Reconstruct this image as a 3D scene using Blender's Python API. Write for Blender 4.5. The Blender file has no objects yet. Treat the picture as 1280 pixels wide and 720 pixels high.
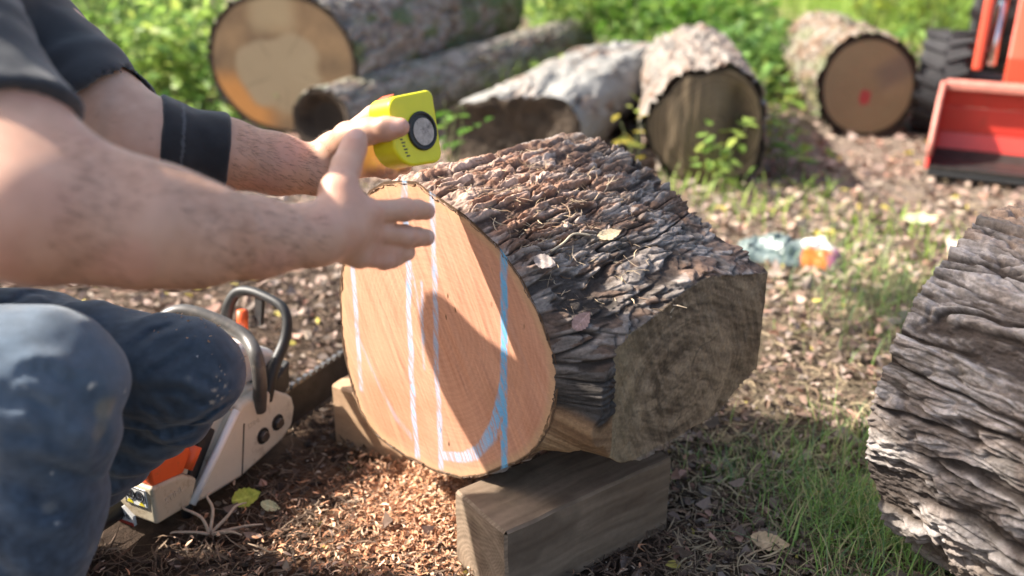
import bpy, math, random
import numpy as np
from mathutils import Vector, Matrix

random.seed(7)
rng = np.random.default_rng(11)
S = bpy.context.scene
COL = S.collection

# ---------------------------------------------------------------- camera frame (used as a tape measure)
CAM = np.array([0.0, 0.0, 0.95])
_p = math.radians(22.0)
CF = np.array([0, math.cos(_p), -math.sin(_p)])
CU = np.array([0, math.sin(_p), math.cos(_p)])
CR = np.array([1.0, 0, 0])
FPX = 1150.0


def ray(x, y):
    return CF + CR * (x - 640) / FPX - CU * (y - 360) / FPX


def un(x, y, z):
    return CAM + z * ray(x, y)


def G(x, y, h=0.0):
    r = ray(x, y)
    return CAM + r * ((h - CAM[2]) / r[2])


def nrm(v):
    v = np.asarray(v, float)
    return v / np.linalg.norm(v)


# ---------------------------------------------------------------- object helpers
def tag(o, label=None, cat=None, group=None, kind=None):
    if label: o['label'] = label
    if cat: o['category'] = cat
    if group: o['group'] = group
    if kind: o['kind'] = kind
    return o


def thing(name, label, cat, loc=(0, 0, 0), group=None):
    o = bpy.data.objects.new(name, None)
    o.empty_display_size = 0.05
    o.location = tuple(loc)
    COL.objects.link(o)
    return tag(o, label, cat, group)


def mesh_np(name, V, F, mat=None, parent=None, color=None, smooth=True, uv=None):
    """V (n,3) world coordinates; F list of face-index arrays (n,3) or (n,4); color (n,3) per vertex."""
    V = np.asarray(V, np.float32)
    if parent is not None:
        V = V - np.array(parent.location, np.float32)
    if isinstance(F, np.ndarray): F = [F]
    F = [np.asarray(f, np.int32) for f in F if len(f)]
    me = bpy.data.meshes.new(name)
    nl = sum(f.size for f in F); nf = sum(len(f) for f in F)
    me.vertices.add(len(V)); me.vertices.foreach_set('co', V.ravel())
    me.loops.add(nl); me.polygons.add(nf)
    me.loops.foreach_set('vertex_index', np.concatenate([f.ravel() for f in F]))
    tot = np.concatenate([np.full(len(f), f.shape[1], np.int32) for f in F])
    st = np.concatenate([[0], np.cumsum(tot)[:-1]]).astype(np.int32)
    me.polygons.foreach_set('loop_start', st)
    me.polygons.foreach_set('loop_total', tot)
    me.polygons.foreach_set('use_smooth', np.full(nf, smooth, bool))
    me.update(calc_edges=True)
    if color is not None:
        ca = me.color_attributes.new('Col', 'FLOAT_COLOR', 'POINT')
        c4 = np.ones((len(V), 4), np.float32); c4[:, :3] = color
        ca.data.foreach_set('color', c4.ravel())
    if mat: me.materials.append(mat)
    o = bpy.data.objects.new(name, me)
    COL.objects.link(o)
    if parent is not None: o.parent = parent
    return o


class MB:
    """Collects simple solids into one mesh."""
    def __init__(self, xf=None):
        self.v = []; self.f = []; self.xf = xf

    def add(self, vs, fs):
        n = len(self.v)
        for v in vs:
            v = np.asarray(v, float)
            self.v.append(self.xf(v) if self.xf else v)
        self.f += [tuple(i + n for i in f) for f in fs]
        return self

    def prism(self, poly, lift, back=None):
        """poly: list of 3D pts (front); lift: vector to the back copy."""
        n = len(poly); lift = np.asarray(lift, float)
        b = [np.asarray(p, float) + lift for p in poly]
        fs = [tuple(range(n)), tuple(range(2 * n - 1, n - 1, -1))]
        fs += [(i, i + n, (i + 1) % n + n, (i + 1) % n) for i in range(n)]
        return self.add(list(poly) + b, fs)

    def box(self, lo, hi):
        x0, y0, z0 = lo; x1, y1, z1 = hi
        return self.prism([(x0, y0, z0), (x1, y0, z0), (x1, y1, z0), (x0, y1, z0)], (0, 0, z1 - z0))

    def tube(self, pts, r, seg=12, cap=True, close=False):
        pts = [np.asarray(p, float) for p in pts]; n = len(pts)
        rs = r if isinstance(r, (list, tuple)) else [r] * n
        vs = []; fs = []; up = None
        for i, p in enumerate(pts):
            t = nrm(pts[min(i + 1, n - 1)] - pts[max(i - 1, 0)])
            if up is None:
                up = np.array([0, 0, 1.0]) if abs(t[2]) < .9 else np.array([1.0, 0, 0])
            u = nrm(up - t * (up @ t)); w = np.cross(t, u); up = u
            for k in range(seg):
                a = 2 * math.pi * k / seg
                vs.append(p + rs[i] * (math.cos(a) * u + math.sin(a) * w))
        for i in range(n - 1):
            for k in range(seg):
                fs.append((i * seg + k, i * seg + (k + 1) % seg, (i + 1) * seg + (k + 1) % seg, (i + 1) * seg + k))
        if cap:
            fs.append(tuple(range(seg - 1, -1, -1))); fs.append(tuple((n - 1) * seg + k for k in range(seg)))
        return self.add(vs, fs)

    def disc(self, c, axis, r, h, seg=24, r2=None):
        c = np.asarray(c, float); a = nrm(axis)
        return self.tube([c, c + a * h], [r, r if r2 is None else r2], seg)

    def build(self, name, mat, parent=None, bevel=0, smooth=False, seg=2):
        me = bpy.data.meshes.new(name)
        off = np.array(parent.location) if parent is not None else np.zeros(3)
        me.from_pydata([tuple(v - off) for v in self.v], [], self.f)
        me.materials.append(mat)
        import bmesh
        bm = bmesh.new(); bm.from_mesh(me)
        bmesh.ops.recalc_face_normals(bm, faces=bm.faces)
        bm.to_mesh(me); bm.free()
        o = bpy.data.objects.new(name, me); COL.objects.link(o)
        if parent is not None: o.parent = parent
        if bevel:
            b = o.modifiers.new('Bevel', 'BEVEL'); b.width = bevel; b.segments = seg
            b.limit_method = 'ANGLE'; b.angle_limit = math.radians(35)
        if smooth or bevel:
            me.polygons.foreach_set('use_smooth', np.ones(len(me.polygons), bool))
            if bevel:
                w = o.modifiers.new('WN', 'WEIGHTED_NORMAL'); w.keep_sharp = True
            elif smooth == 'auto':
                pass
        return o


# ---------------------------------------------------------------- numpy noise
def _h(i, j, k=0, s=0):
    with np.errstate(over='ignore'):
        n = (i.astype(np.int64) * 374761393 + j.astype(np.int64) * 668265263 + np.asarray(k, np.int64) * 2147483647 + s * 1274126177)
        n = (n ^ (n >> 13)) * 1274126177
        n = n ^ (n >> 16)
    return (n & 0xFFFFFF) / float(0x1000000)


def vnoise2(x, y, s=0):
    xi = np.floor(x); yi = np.floor(y); fx = x - xi; fy = y - yi
    fx = fx * fx * fx * (fx * (fx * 6 - 15) + 10); fy = fy * fy * fy * (fy * (fy * 6 - 15) + 10)
    xi = xi.astype(np.int64); yi = yi.astype(np.int64)
    a = _h(xi, yi, 0, s); b = _h(xi + 1, yi, 0, s); c = _h(xi, yi + 1, 0, s); d = _h(xi + 1, yi + 1, 0, s)
    return (a + (b - a) * fx) * (1 - fy) + (c + (d - c) * fx) * fy


def fbm2(x, y, o=4, s=0):
    t = 0; a = .5; n = 0
    for i in range(o):
        t = t + a * vnoise2(x * 2 ** i + 17.3 * i, y * 2 ** i + 9.1 * i, s + i); n += a; a *= .55
    return t / n


def vnoise3(x, y, z, s=0):
    xi = np.floor(x); yi = np.floor(y); zi = np.floor(z)
    fx = x - xi; fy = y - yi; fz = z - zi
    fx = fx * fx * (3 - 2 * fx); fy = fy * fy * (3 - 2 * fy); fz = fz * fz * (3 - 2 * fz)
    xi = xi.astype(np.int64); yi = yi.astype(np.int64); zi = zi.astype(np.int64)
    r = 0
    for dx in (0, 1):
        for dy in (0, 1):
            for dz in (0, 1):
                w = (fx if dx else 1 - fx) * (fy if dy else 1 - fy) * (fz if dz else 1 - fz)
                r = r + w * _h(xi + dx, yi + dy, zi + dz, s)
    return r


def worley(x, y, s=0, jit=.95):
    xi = np.floor(x).astype(np.int64); yi = np.floor(y).astype(np.int64)
    f1 = np.full(x.shape, 9.0); f2 = np.full(x.shape, 9.0); cid = np.zeros(x.shape); vx = np.zeros(x.shape); vy = np.zeros(x.shape)
    for dx in (-1, 0, 1):
        for dy in (-1, 0, 1):
            cx = xi + dx; cy = yi + dy
            px = cx + .5 + jit * (_h(cx, cy, 1, s) - .5); py = cy + .5 + jit * (_h(cx, cy, 2, s) - .5)
            ex = x - px; ey = y - py
            d = np.sqrt(ex * ex + ey * ey)
            m = d < f1
            f2 = np.where(m, f1, np.minimum(f2, d))
            cid = np.where(m, _h(cx, cy, 3, s), cid); vx = np.where(m, ex, vx); vy = np.where(m, ey, vy)
            f1 = np.where(m, d, f1)
    return f1, f2, cid, vx, vy


def sst(a, b, x):
    t = np.clip((x - a) / (b - a), 0, 1)
    return t * t * (3 - 2 * t)


def mixc(a, b, t):
    t = np.asarray(t)[..., None]
    return np.asarray(a) * (1 - t) + np.asarray(b) * t


# ---------------------------------------------------------------- signed distance surfaces (bodies, clothes)
def sd_cap(p, a, b, r1, r2):
    a = np.asarray(a, float); b = np.asarray(b, float)
    ab = b - a; t = np.clip(((p - a) @ ab) / (ab @ ab), 0, 1)
    q = p - (a + t[:, None] * ab)
    return np.sqrt((q * q).sum(1)) - (r1 + (r2 - r1) * t)


def sd_ell(p, c, ax, r):
    """ellipsoid: ax (3,3) rows unit axes, r radii."""
    q = (p - np.asarray(c)) @ np.asarray(ax).T / np.asarray(r)
    k0 = np.sqrt((q * q).sum(1)); q2 = q / np.asarray(r)
    k1 = np.sqrt((q2 * q2).sum(1)) + 1e-9
    return k0 * (k0 - 1) / k1


def smin(a, b, k):
    h = np.maximum(k - np.abs(a - b), 0) / k
    return np.minimum(a, b) - h * h * k * .25


def smax(a, b, k):
    return -smin(-a, -b, k)


def chain(p, pts, rs, k=.01):
    d = None
    for i in range(len(pts) - 1):
        c = sd_cap(p, pts[i], pts[i + 1], rs[i], rs[i + 1])
        d = c if d is None else smin(d, c, k)
    return d


def sdf_mesh(f, lo, hi, h, B=20, slack=1.35):
    lo = np.asarray(lo, float); hi = np.asarray(hi, float)
    nb = np.ceil((hi - lo) / (h * B)).astype(int)
    bi = np.stack(np.meshgrid(*[np.arange(n) for n in nb], indexing='ij'), -1).reshape(-1, 3)
    ctr = lo + (bi + .5) * B * h
    dv = f(ctr)
    act = bi[np.abs(dv) < slack * (B * h * .5 * math.sqrt(3) + 2 * h) + .01]
    N = B + 2
    g = np.stack(np.meshgrid(*[np.arange(N)] * 3, indexing='ij'), -1)
    K = []; P = []; Q = []
    M = nb * B + 4

    def key(c):
        c = c + 2
        return (c[..., 0].astype(np.int64) * M[1] + c[..., 1]) * M[2] + c[..., 2]
    for b in act:
        i0 = b * B - 1
        ci = g + i0
        pts = lo + ci.reshape(-1, 3) * h
        v = f(pts).reshape(N, N, N)
        s = v < 0
        if s.all() or not s.any(): continue
        cs = [(a, b_, c) for a in (0, 1) for b_ in (0, 1) for c in (0, 1)]
        sub = lambda arr, o: arr[o[0]:N - 1 + o[0], o[1]:N - 1 + o[1], o[2]:N - 1 + o[2]]
        cnt = sum(sub(s, o).astype(int) for o in cs)
        mask = (cnt > 0) & (cnt < 8)
        idx = np.argwhere(mask)
        val = {o: sub(v, o)[mask] for o in cs}
        acc = np.zeros((len(idx), 3)); num = np.zeros(len(idx))
        for o in cs:
            for ax in range(3):
                if o[ax]: continue
                o2 = list(o); o2[ax] = 1; o2 = tuple(o2)
                a = val[o]; c = val[o2]
                x = (a < 0) != (c < 0)
                t = np.where(x, a / np.where(x, a - c, 1), 0)
                e = np.array(o, float)[None, :].repeat(len(idx), 0); e[:, ax] = t
                acc += np.where(x[:, None], e, 0); num += x
        K.append(key(idx + i0)); P.append(lo + (idx + i0 + acc / num[:, None]) * h)
        for ax in range(3):
            o1, o2 = [(1, 2), (2, 0), (0, 1)][ax]
            A = s[1:N - 1, 1:N - 1, 1:N - 1]
            sl = [slice(1, N - 1)] * 3; sl[ax] = slice(2, N)
            Bv = s[tuple(sl)]
            for flip in (False, True):
                m = (~A & Bv) if flip else (A & ~Bv)
                e = np.argwhere(m) + 1
                if not len(e): continue
                u = np.zeros(3, int); u[o1] = 1; w = np.zeros(3, int); w[o2] = 1
                q = [e, e - u, e - u - w, e - w]
                if flip: q = q[::-1]
                Q.append(np.stack([key(c + i0) for c in q], 1))
    K = np.concatenate(K); P = np.concatenate(P); Q = np.concatenate(Q)
    uk, first = np.unique(K, return_index=True)
    V = P[first]
    F = np.searchsorted(uk, Q)
    return V, F


# ---------------------------------------------------------------- materials
def new_mat(name):
    m = bpy.data.materials.new(name); m.use_nodes = True
    nt = m.node_tree; b = nt.nodes['Principled BSDF']
    return m, nt, b


def N(nt, typ, **kw):
    n = nt.nodes.new(typ)
    for k, v in kw.items(): setattr(n, k, v)
    return n


def mat(name, color=None, rough=.8, attr=False, noise=0, nscale=60, bump=0, bscale=200, bdist=.002, metal=0,
        coat=0, trans=0, sss=0, spec=.5, stretch=(1, 1, 1), sheen=0, wave=None, dirt=None):
    m, nt, b = new_mat(name)
    L = nt.links
    tc = N(nt, 'ShaderNodeTexCoord')
    mp = N(nt, 'ShaderNodeMapping'); mp.inputs['Scale'].default_value = stretch
    L.new(tc.outputs['Object'], mp.inputs['Vector'])
    if attr:
        a = N(nt, 'ShaderNodeVertexColor'); a.layer_name = 'Col'; col = a.outputs['Color']
    else:
        c = N(nt, 'ShaderNodeRGB'); c.outputs[0].default_value = (*color, 1); col = c.outputs[0]
    if noise:
        n = N(nt, 'ShaderNodeTexNoise'); n.inputs['Scale'].default_value = nscale; n.inputs['Detail'].default_value = 6; n.inputs['Roughness'].default_value = .65
        L.new(mp.outputs[0], n.inputs['Vector'])
        mr = N(nt, 'ShaderNodeMapRange'); mr.inputs['From Min'].default_value = .25; mr.inputs['From Max'].default_value = .75
        mr.inputs['To Min'].default_value = 1 - noise; mr.inputs['To Max'].default_value = 1 + noise
        L.new(n.outputs['Fac'], mr.inputs['Value'])
        hsv = N(nt, 'ShaderNodeHueSaturation'); L.new(col, hsv.inputs['Color']); L.new(mr.outputs[0], hsv.inputs['Value'])
        col = hsv.outputs[0]
    if dirt:
        n = N(nt, 'ShaderNodeTexNoise'); n.inputs['Scale'].default_value = dirt[1]; n.inputs['Detail'].default_value = 8; n.inputs['Roughness'].default_value = .7
        L.new(tc.outputs['Object'], n.inputs['Vector'])
        mr = N(nt, 'ShaderNodeMapRange'); mr.inputs['From Min'].default_value = dirt[2]; mr.inputs['From Max'].default_value = dirt[2] + .18
        L.new(n.outputs['Fac'], mr.inputs['Value'])
        mx = N(nt, 'ShaderNodeMix', data_type='RGBA'); L.new(mr.outputs[0], mx.inputs[0]); L.new(col, mx.inputs[6]); mx.inputs[7].default_value = (*dirt[0], 1)
        col = mx.outputs[2]
    L.new(col, b.inputs['Base Color'])
    b.inputs['Roughness'].default_value = rough; b.inputs['Metallic'].default_value = metal
    b.inputs['Specular IOR Level'].default_value = spec
    if coat: b.inputs['Coat Weight'].default_value = coat
    if sss:
        b.inputs['Subsurface Weight'].default_value = sss; b.inputs['Subsurface Radius'].default_value = (.012, .005, .003); b.inputs['Subsurface Scale'].default_value = 1
    if sheen: b.inputs['Sheen Weight'].default_value = sheen
    if bump:
        if wave:
            n = N(nt, 'ShaderNodeTexWave'); n.inputs['Scale'].default_value = wave; n.inputs['Distortion'].default_value = 1.5; n.inputs['Detail'].default_value = 2
            n.bands_direction = 'DIAGONAL'
        else:
            n = N(nt, 'ShaderNodeTexNoise'); n.inputs['Scale'].default_value = bscale; n.inputs['Detail'].default_value = 6; n.inputs['Roughness'].default_value = .7
        L.new(mp.outputs[0], n.inputs['Vector'])
        bp = N(nt, 'ShaderNodeBump'); bp.inputs['Strength'].default_value = bump; bp.inputs['Distance'].default_value = bdist
        L.new(n.outputs['Fac'], bp.inputs['Height']); L.new(bp.outputs[0], b.inputs['Normal'])
    if trans:   # thin leaf: part of the light passes through
        t = N(nt, 'ShaderNodeBsdfTranslucent'); L.new(col, t.inputs['Color'])
        mx = N(nt, 'ShaderNodeMixShader'); mx.inputs[0].default_value = trans
        L.new(b.outputs[0], mx.inputs[1]); L.new(t.outputs[0], mx.inputs[2])
        L.new(mx.outputs[0], nt.nodes['Material Output'].inputs['Surface'])
    return m


M = dict(
    bark=mat('bark', attr=True, rough=.7, noise=.35, nscale=180, bump=.7, bscale=420, bdist=.003, spec=.35),
    cut=mat('cut_wood', attr=True, rough=.75, noise=.12, nscale=90, bump=.35, bscale=260, bdist=.0012, spec=.25, stretch=(1, 1, 6)),
    old=mat('weathered_wood', attr=True, rough=.9, noise=.2, nscale=120, bump=.6, bscale=300, bdist=.002, spec=.2, stretch=(1, 1, 5)),
    timber=mat('timber', attr=True, rough=.85, noise=.12, nscale=80, bump=.5, bscale=240, bdist=.0015, spec=.25),
    soil=mat('soil', attr=True, rough=.95, noise=.4, nscale=35, bump=1, bscale=90, bdist=.012, spec=.15),
    litter=mat('dry_leaf', attr=True, rough=.65, noise=.2, nscale=90, trans=.12, spec=.35),
    green=mat('green_leaf', attr=True, rough=.5, noise=.15, nscale=60, trans=.5, spec=.4),
    grass=mat('grass_blade', attr=True, rough=.5, trans=.35, spec=.4),
    chips=mat('wood_chip', attr=True, rough=.8, spec=.25, trans=.1),
    stem=mat('stem', (.10, .12, .04), rough=.7),
    trunk=mat('tree_trunk', (.10, .08, .06), rough=.9, noise=.4, nscale=12, bump=1, bscale=14, bdist=.03, stretch=(1, 1, .25)),
    skin=mat('skin', attr=True, rough=.48, noise=.07, nscale=45, bump=.28, bscale=420, bdist=.0008, sss=.12, spec=.45),
    denim=mat('denim', attr=True, rough=.85, noise=.16, nscale=70, bump=.5, wave=330, bdist=.0008, sheen=.25, spec=.2),
    shirt=mat('shirt', attr=True, rough=.9, noise=.12, nscale=40, bump=.4, bscale=700, bdist=.0008, sheen=.3, spec=.15),
    brace=mat('brace', attr=True, rough=.8, noise=.15, nscale=200, bump=.5, bscale=900, bdist=.0006, sheen=.3, spec=.25),
    boot=mat('boot_leather', (.07, .045, .03), rough=.6, noise=.2, bump=.3),
    armhair=mat('arm_hair', (.10, .055, .03), rough=.5),
    hair=mat('hair', (.05, .032, .02), rough=.6, bump=.8, bscale=300),
    yellow=mat('yellow_plastic', (.80, .72, .015), rough=.38, noise=.05, nscale=30, spec=.5),
    black=mat('black_plastic', (.018, .018, .018), rough=.5, noise=.2, nscale=120, bump=.15, bscale=500, bdist=.0006),
    sticker=mat('disc_sticker', (.46, .38, .32), rough=.5, noise=.5, nscale=120, dirt=((.10, .08, .07), 55, .56)),
    sawwhite=mat('cream_plastic', (.62, .56, .45), rough=.42, noise=.08, nscale=20, dirt=((.30, .22, .14), 22, .56), bump=.1, bscale=300, bdist=.0006),
    sawwhite_shaded=mat('cream_plastic_shaded', (.50, .43, .31), rough=.45, noise=.1, nscale=25, dirt=((.26, .19, .12), 26, .52), bump=.1, bscale=300, bdist=.0006),  # the cream plastic again, with shade put into its colour
    sawtop=mat('white_plastic', (.78, .76, .72), rough=.4, noise=.05, nscale=20, dirt=((.40, .30, .20), 18, .60)),
    orange=mat('orange_plastic', (.72, .10, .02), rough=.45, noise=.08, nscale=30, dirt=((.28, .12, .05), 25, .58)),
    handle=mat('handle_rubber', (.075, .07, .065), rough=.42, noise=.25, nscale=60, dirt=((.18, .15, .12), 30, .58)),
    steel=mat('dull_steel', (.22, .21, .20), rough=.4, metal=.9, noise=.2, nscale=60, bump=.1),
    barsteel=mat('bar_steel', (.06, .055, .05), rough=.5, metal=.6, noise=.4, nscale=40),
    label_white=mat('label_white', (.80, .80, .78), rough=.45),
    label_black=mat('label_black', (.02, .02, .025), rough=.5),
    label_yellow=mat('label_yellow', (.75, .62, .04), rough=.5),
    label_red=mat('label_red', (.55, .05, .03), rough=.5),
    faint=mat('faint_emboss', (.50, .44, .34), rough=.5),
    tractor=mat('tractor_red', (.66, .050, .032), rough=.42, noise=.12, nscale=6, dirt=((.24, .06, .035), 7, .56), coat=.2),
    tractor_orange=mat('tractor_orange', (.60, .075, .035), rough=.42, noise=.1, nscale=8),
    worn=mat('worn_paint', (.55, .20, .15), rough=.5, noise=.3, nscale=18),
    rubber=mat('tyre_rubber', (.028, .028, .03), rough=.8, noise=.3, nscale=20, bump=.4, bscale=60, bdist=.004),
    chrome=mat('cylinder_rod', (.62, .62, .62), rough=.18, metal=1),
    glass=mat('headlight_glass', (.5, .5, .5), rough=.1),
    wrapper=mat('foil_wrapper', attr=True, rough=.32, noise=.1, nscale=40, spec=.6),
)
# ================================================================ bark
def bark(c, s, cw, cl, amp, seed=0, ledge=0.0, warmth=1.0):
    """height (m) and colour of furrowed bark; c across, s along the trunk (metres)."""
    wx = fbm2(c / cw * .45, s / cl * .9, 3, seed + 40) - .5
    wy = fbm2(c / cw * .45 + 31, s / cl * .8, 3, seed + 50) - .5
    x = c / cw + wx * 2.0; y = s / cl + wy * 1.6
    # interlaced furrows running along the trunk
    n1 = np.abs(2 * vnoise2(x * .85, y * .8, seed) - 1); n2 = np.abs(2 * vnoise2(x * .75 + 9, y * 1.1 + 4, seed + 1) - 1)
    fur = sst(.02, .26, n1) * (.45 + .55 * sst(.0, .30, n2))
    # cross cracks that break the ridges into plates
    f1, f2, cid, vx, vy = worley(x * .95 + 3, y * 1.25, seed + 2)
    crack = sst(.0, .22, f2 - f1)
    plate = fur * (.50 + .50 * crack)
    # loose flakes, each a little tilted
    g1, g2, gid, gx, gy = worley(c / (cw * .52) + wx * 2.2 + 5, s / (cl * .42) + wy * 1.8, seed + 7)
    flake = sst(.0, .25, g2 - g1) * (.3 + .7 * gid) + .5 * ((gid - .5) * gx + (np.mod(gid * 7.3, 1) - .4) * gy)
    fine = fbm2(c / .0058 + wx, s / .014 + wy, 3, seed + 60); fine2 = vnoise2(c / .0032, s / .0055, seed + 61)
    hgt = plate * (.62 + .28 * cid) + .20 * flake * (.3 + .7 * plate) + .34 * (fine - .5) + .10 * (fine2 - .5)
    if ledge:      # sharp-edged scales lying over one another
        for sc_, k_ in ((1.0, 1.0), (.45, .5)):
            ter = fbm2(c / (cw * 1.1 * sc_) + wx * 1.5, s / (cl * .75 * sc_) + wy, 3, seed + 70) * 5.5
            fr_ = ter - np.floor(ter)
            hgt = hgt + ledge * k_ * ((np.floor(ter) - 2.2) * .16 + .16 * sst(.80, 1.0, fr_) - .05 * fr_)
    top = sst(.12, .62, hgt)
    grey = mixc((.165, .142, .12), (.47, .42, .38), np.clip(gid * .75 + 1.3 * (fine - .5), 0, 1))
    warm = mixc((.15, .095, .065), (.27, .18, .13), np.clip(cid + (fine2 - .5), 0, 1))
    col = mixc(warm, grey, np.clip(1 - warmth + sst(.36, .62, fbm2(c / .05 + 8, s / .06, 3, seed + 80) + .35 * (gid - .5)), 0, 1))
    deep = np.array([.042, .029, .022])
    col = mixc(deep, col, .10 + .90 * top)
    return hgt * amp, col


def rings(u, v, cx, cy, sc, seed):
    a = np.arctan2(v - cy, u - cx)
    r = np.sqrt((u - cx) ** 2 + (v - cy) ** 2)
    rr = r * (1 + .10 * (vnoise2(np.cos(a) * 1.5 + 5, np.sin(a) * 1.5 + 5, seed) - .5)) + .012 * (fbm2(u * 9, v * 9, 2, seed + 1) - .5)
    t = rr / sc
    return .5 + .5 * np.sin(t * 2 * math.pi + 2 * (vnoise2(t * .6, t * 0 + 2, seed + 3) - .5) * 3), r, a


def polar_log(name, parent, O, ax, lat, up, r_of, n_th, s_vals, barkp, seed, matk='bark', tint=(1, 1, 1), dirt=None, wood=None, shift=None, edge=None):
    """tube of bark round axis ax from O; r_of(theta, s) radius; returns the object."""
    th = np.linspace(0, 2 * math.pi, n_th, endpoint=False)
    T, Sg = np.meshgrid(th, s_vals)
    R0 = r_of(T, Sg)
    rm = float(R0.mean())
    cc = T * rm
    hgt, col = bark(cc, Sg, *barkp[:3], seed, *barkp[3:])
    # hide the seam on the underside (theta is measured so the seam lies at the bottom)
    col = col * np.array(tint)
    if dirt is not None: col = dirt(col, T, Sg, hgt)
    R = R0 + hgt * (1 if edge is None else edge + (1 - edge) * sst(0, .035, Sg - s_vals[0]))
    if wood is not None: R, col = wood(R, col, T, Sg, R0 + .06 * hgt + .006)
    SS = Sg if shift is None else Sg + shift(T, Sg)
    ang = T - math.pi / 2
    P = (np.asarray(O) + SS[..., None] * np.asarray(ax) + (R * np.cos(ang))[..., None] * np.asarray(lat) + (R * np.sin(ang))[..., None] * np.asarray(up))
    ns = len(s_vals)
    i = np.arange(ns - 1)[:, None] * n_th; j = np.arange(n_th)[None, :]; j2 = (j + 1) % n_th
    F = np.stack([i + j, i + j2, i + n_th + j2, i + n_th + j], -1).reshape(-1, 4)
    return mesh_np(name, P.reshape(-1, 3), F, M[matk], parent, col.reshape(-1, 3)), P


def face_disc(name, parent, O, lat, up, nout, r_th, nr, nth, colf, reliefs=None, matk='cut'):
    """cut face: polar grid filled to r_th(theta); colf(u,v,rho)->colour."""
    th = np.linspace(0, 2 * math.pi, nth, endpoint=False)
    rho = np.linspace(0.0, 1, nr) ** .8
    Rg, T = np.meshgrid(rho, th, indexing='ij')
    r = r_th(T) * Rg
    ang = T - math.pi / 2
    u = r * np.cos(ang); v = r * np.sin(ang)
    col = colf(u, v, Rg)
    z = np.zeros_like(u) if reliefs is None else reliefs(u, v, Rg)
    P = np.asarray(O) + u[..., None] * np.asarray(lat) + v[..., None] * np.asarray(up) + z[..., None] * np.asarray(nout)
    i = np.arange(nr - 1)[:, None] * nth; j = np.arange(nth)[None, :]; j2 = (j + 1) % nth
    F = np.stack([i + j, i + nth + j, i + nth + j2, i + j2], -1).reshape(-1, 4)
    return mesh_np(name, P.reshape(-1, 3), F, M[matk], parent, col.reshape(-1, 3))


UPV = np.array([0, 0, 1.0])

# ================================================================ main log on the timbers
A1 = np.array([.682, .731, 0]); B1 = np.array([.731, -.682, 0])
b0, h0 = -.945, .345
outline = [(-1.057, .579), (-1.019, .588), (-.984, .593), (-.950, .582), (-.885, .565), (-.823, .536), (-.779, .501), (-.742, .454), (-.717, .408),
           (-.708, .370), (-.7135, .338), (-.690, .320), (-.621, .308), (-.674, .280), (-.731, .245), (-.793, .199), (-.861, .147), (-.906, .124), (-.963, .110),
           (-1.053, .105), (-1.116, .115), (-1.162, .146), (-1.182, .207), (-1.194, .265), (-1.194, .326), (-1.187, .386), (-1.165, .448), (-1.124, .522), (-1.093, .559)]
ob = np.array(outline) - (b0, h0)
o_th = np.mod(np.arctan2(ob[:, 1], ob[:, 0]) + math.pi / 2, 2 * math.pi); o_r = np.hypot(ob[:, 0], ob[:, 1])
# dense polygon -> polar so straight runs stay straight
seg = []
for i in range(len(ob)):
    p, q = ob[i], ob[(i + 1) % len(ob)]
    for t in np.linspace(0, 1, 12, endpoint=False): seg.append(p + (q - p) * t)
seg = np.array(seg)
d_th = np.mod(np.arctan2(seg[:, 1], seg[:, 0]) + math.pi / 2, 2 * math.pi); d_r = np.hypot(seg[:, 0], seg[:, 1])
k = np.argsort(d_th); d_th = d_th[k]; d_r = d_r[k]


def r_face1(T):
    return np.interp(np.mod(T, 2 * math.pi), d_th, d_r, period=2 * math.pi)


th_s = np.linspace(0, 2 * math.pi, 720, endpoint=False)
base = r_face1(th_s)
ang_s = (th_s - math.pi / 2 + math.pi) % (2 * math.pi) - math.pi          # 0 = lateral (limb side)
spike = (ang_s > math.radians(-38)) & (ang_s < math.radians(6))
base2 = base.copy(); base2[spike] = np.interp(th_s[spike], th_s[~spike], base[~spike], period=2 * math.pi)
kk = np.hanning(61); kk /= kk.sum()
base2 = np.convolve(np.concatenate([base2[-60:], base2, base2[:60]]), kk, 'same')[60:-60]
wsp = np.clip(np.minimum(sst(-46, -36, np.degrees(ang_s)), sst(16, 6, np.degrees(ang_s))), 0, 1)
base3 = base * (1 - wsp) + base2 * wsp


def r_face1(T):      # outline of the sawn face without the torn flare under the limb
    return np.interp(np.mod(T, 2 * math.pi), th_s, base3, period=2 * math.pi)



def r_log(T, Sg):
    ang = (T - math.pi / 2 + math.pi) % (2 * math.pi) - math.pi
    r1 = r_face1(T)
    r2 = np.interp(np.mod(T, 2 * math.pi), th_s, base2, period=2 * math.pi)
    w = sst(0, .055, Sg)
    r = r1 * (1 - w) + r2 * w - .006
    hi = np.exp(-np.clip((ang - np.radians(6 - 8 * sst(.22, .42, Sg) - 10 * sst(.27, .05, Sg))), 0, 9) ** 2 / (2 * math.radians(17) ** 2))
    lo_ = np.exp(-np.clip((np.radians(-17 + 10 * sst(.28, .42, Sg) + 3 * sst(.12, .04, Sg)) - ang), 0, 9) ** 2 / (2 * math.radians(8) ** 2))
    flare = hi * lo_ * (.125 * np.clip(Sg / .078, 0, 1) ** .8 + .03 * Sg / .4)
    tail = .088 * np.exp(-((ang + math.radians(9)) / math.radians(6.5)) ** 2) * np.clip(Sg / .022, 0, 1) * sst(.16, .08, Sg) + .045 * np.exp(-((ang + math.radians(20)) / math.radians(9)) ** 2) * np.clip(Sg / .03, 0, 1) * sst(.2, .1, Sg)
    flare = np.maximum(flare, tail)
    return r + flare + .008 * (fbm2(T * 1.5, Sg * 8, 3, 3) - .5)


PL_M = .285; PL_K = .075          # plane of the sawn side: lateral distance = PL_M + PL_K*s


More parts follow.
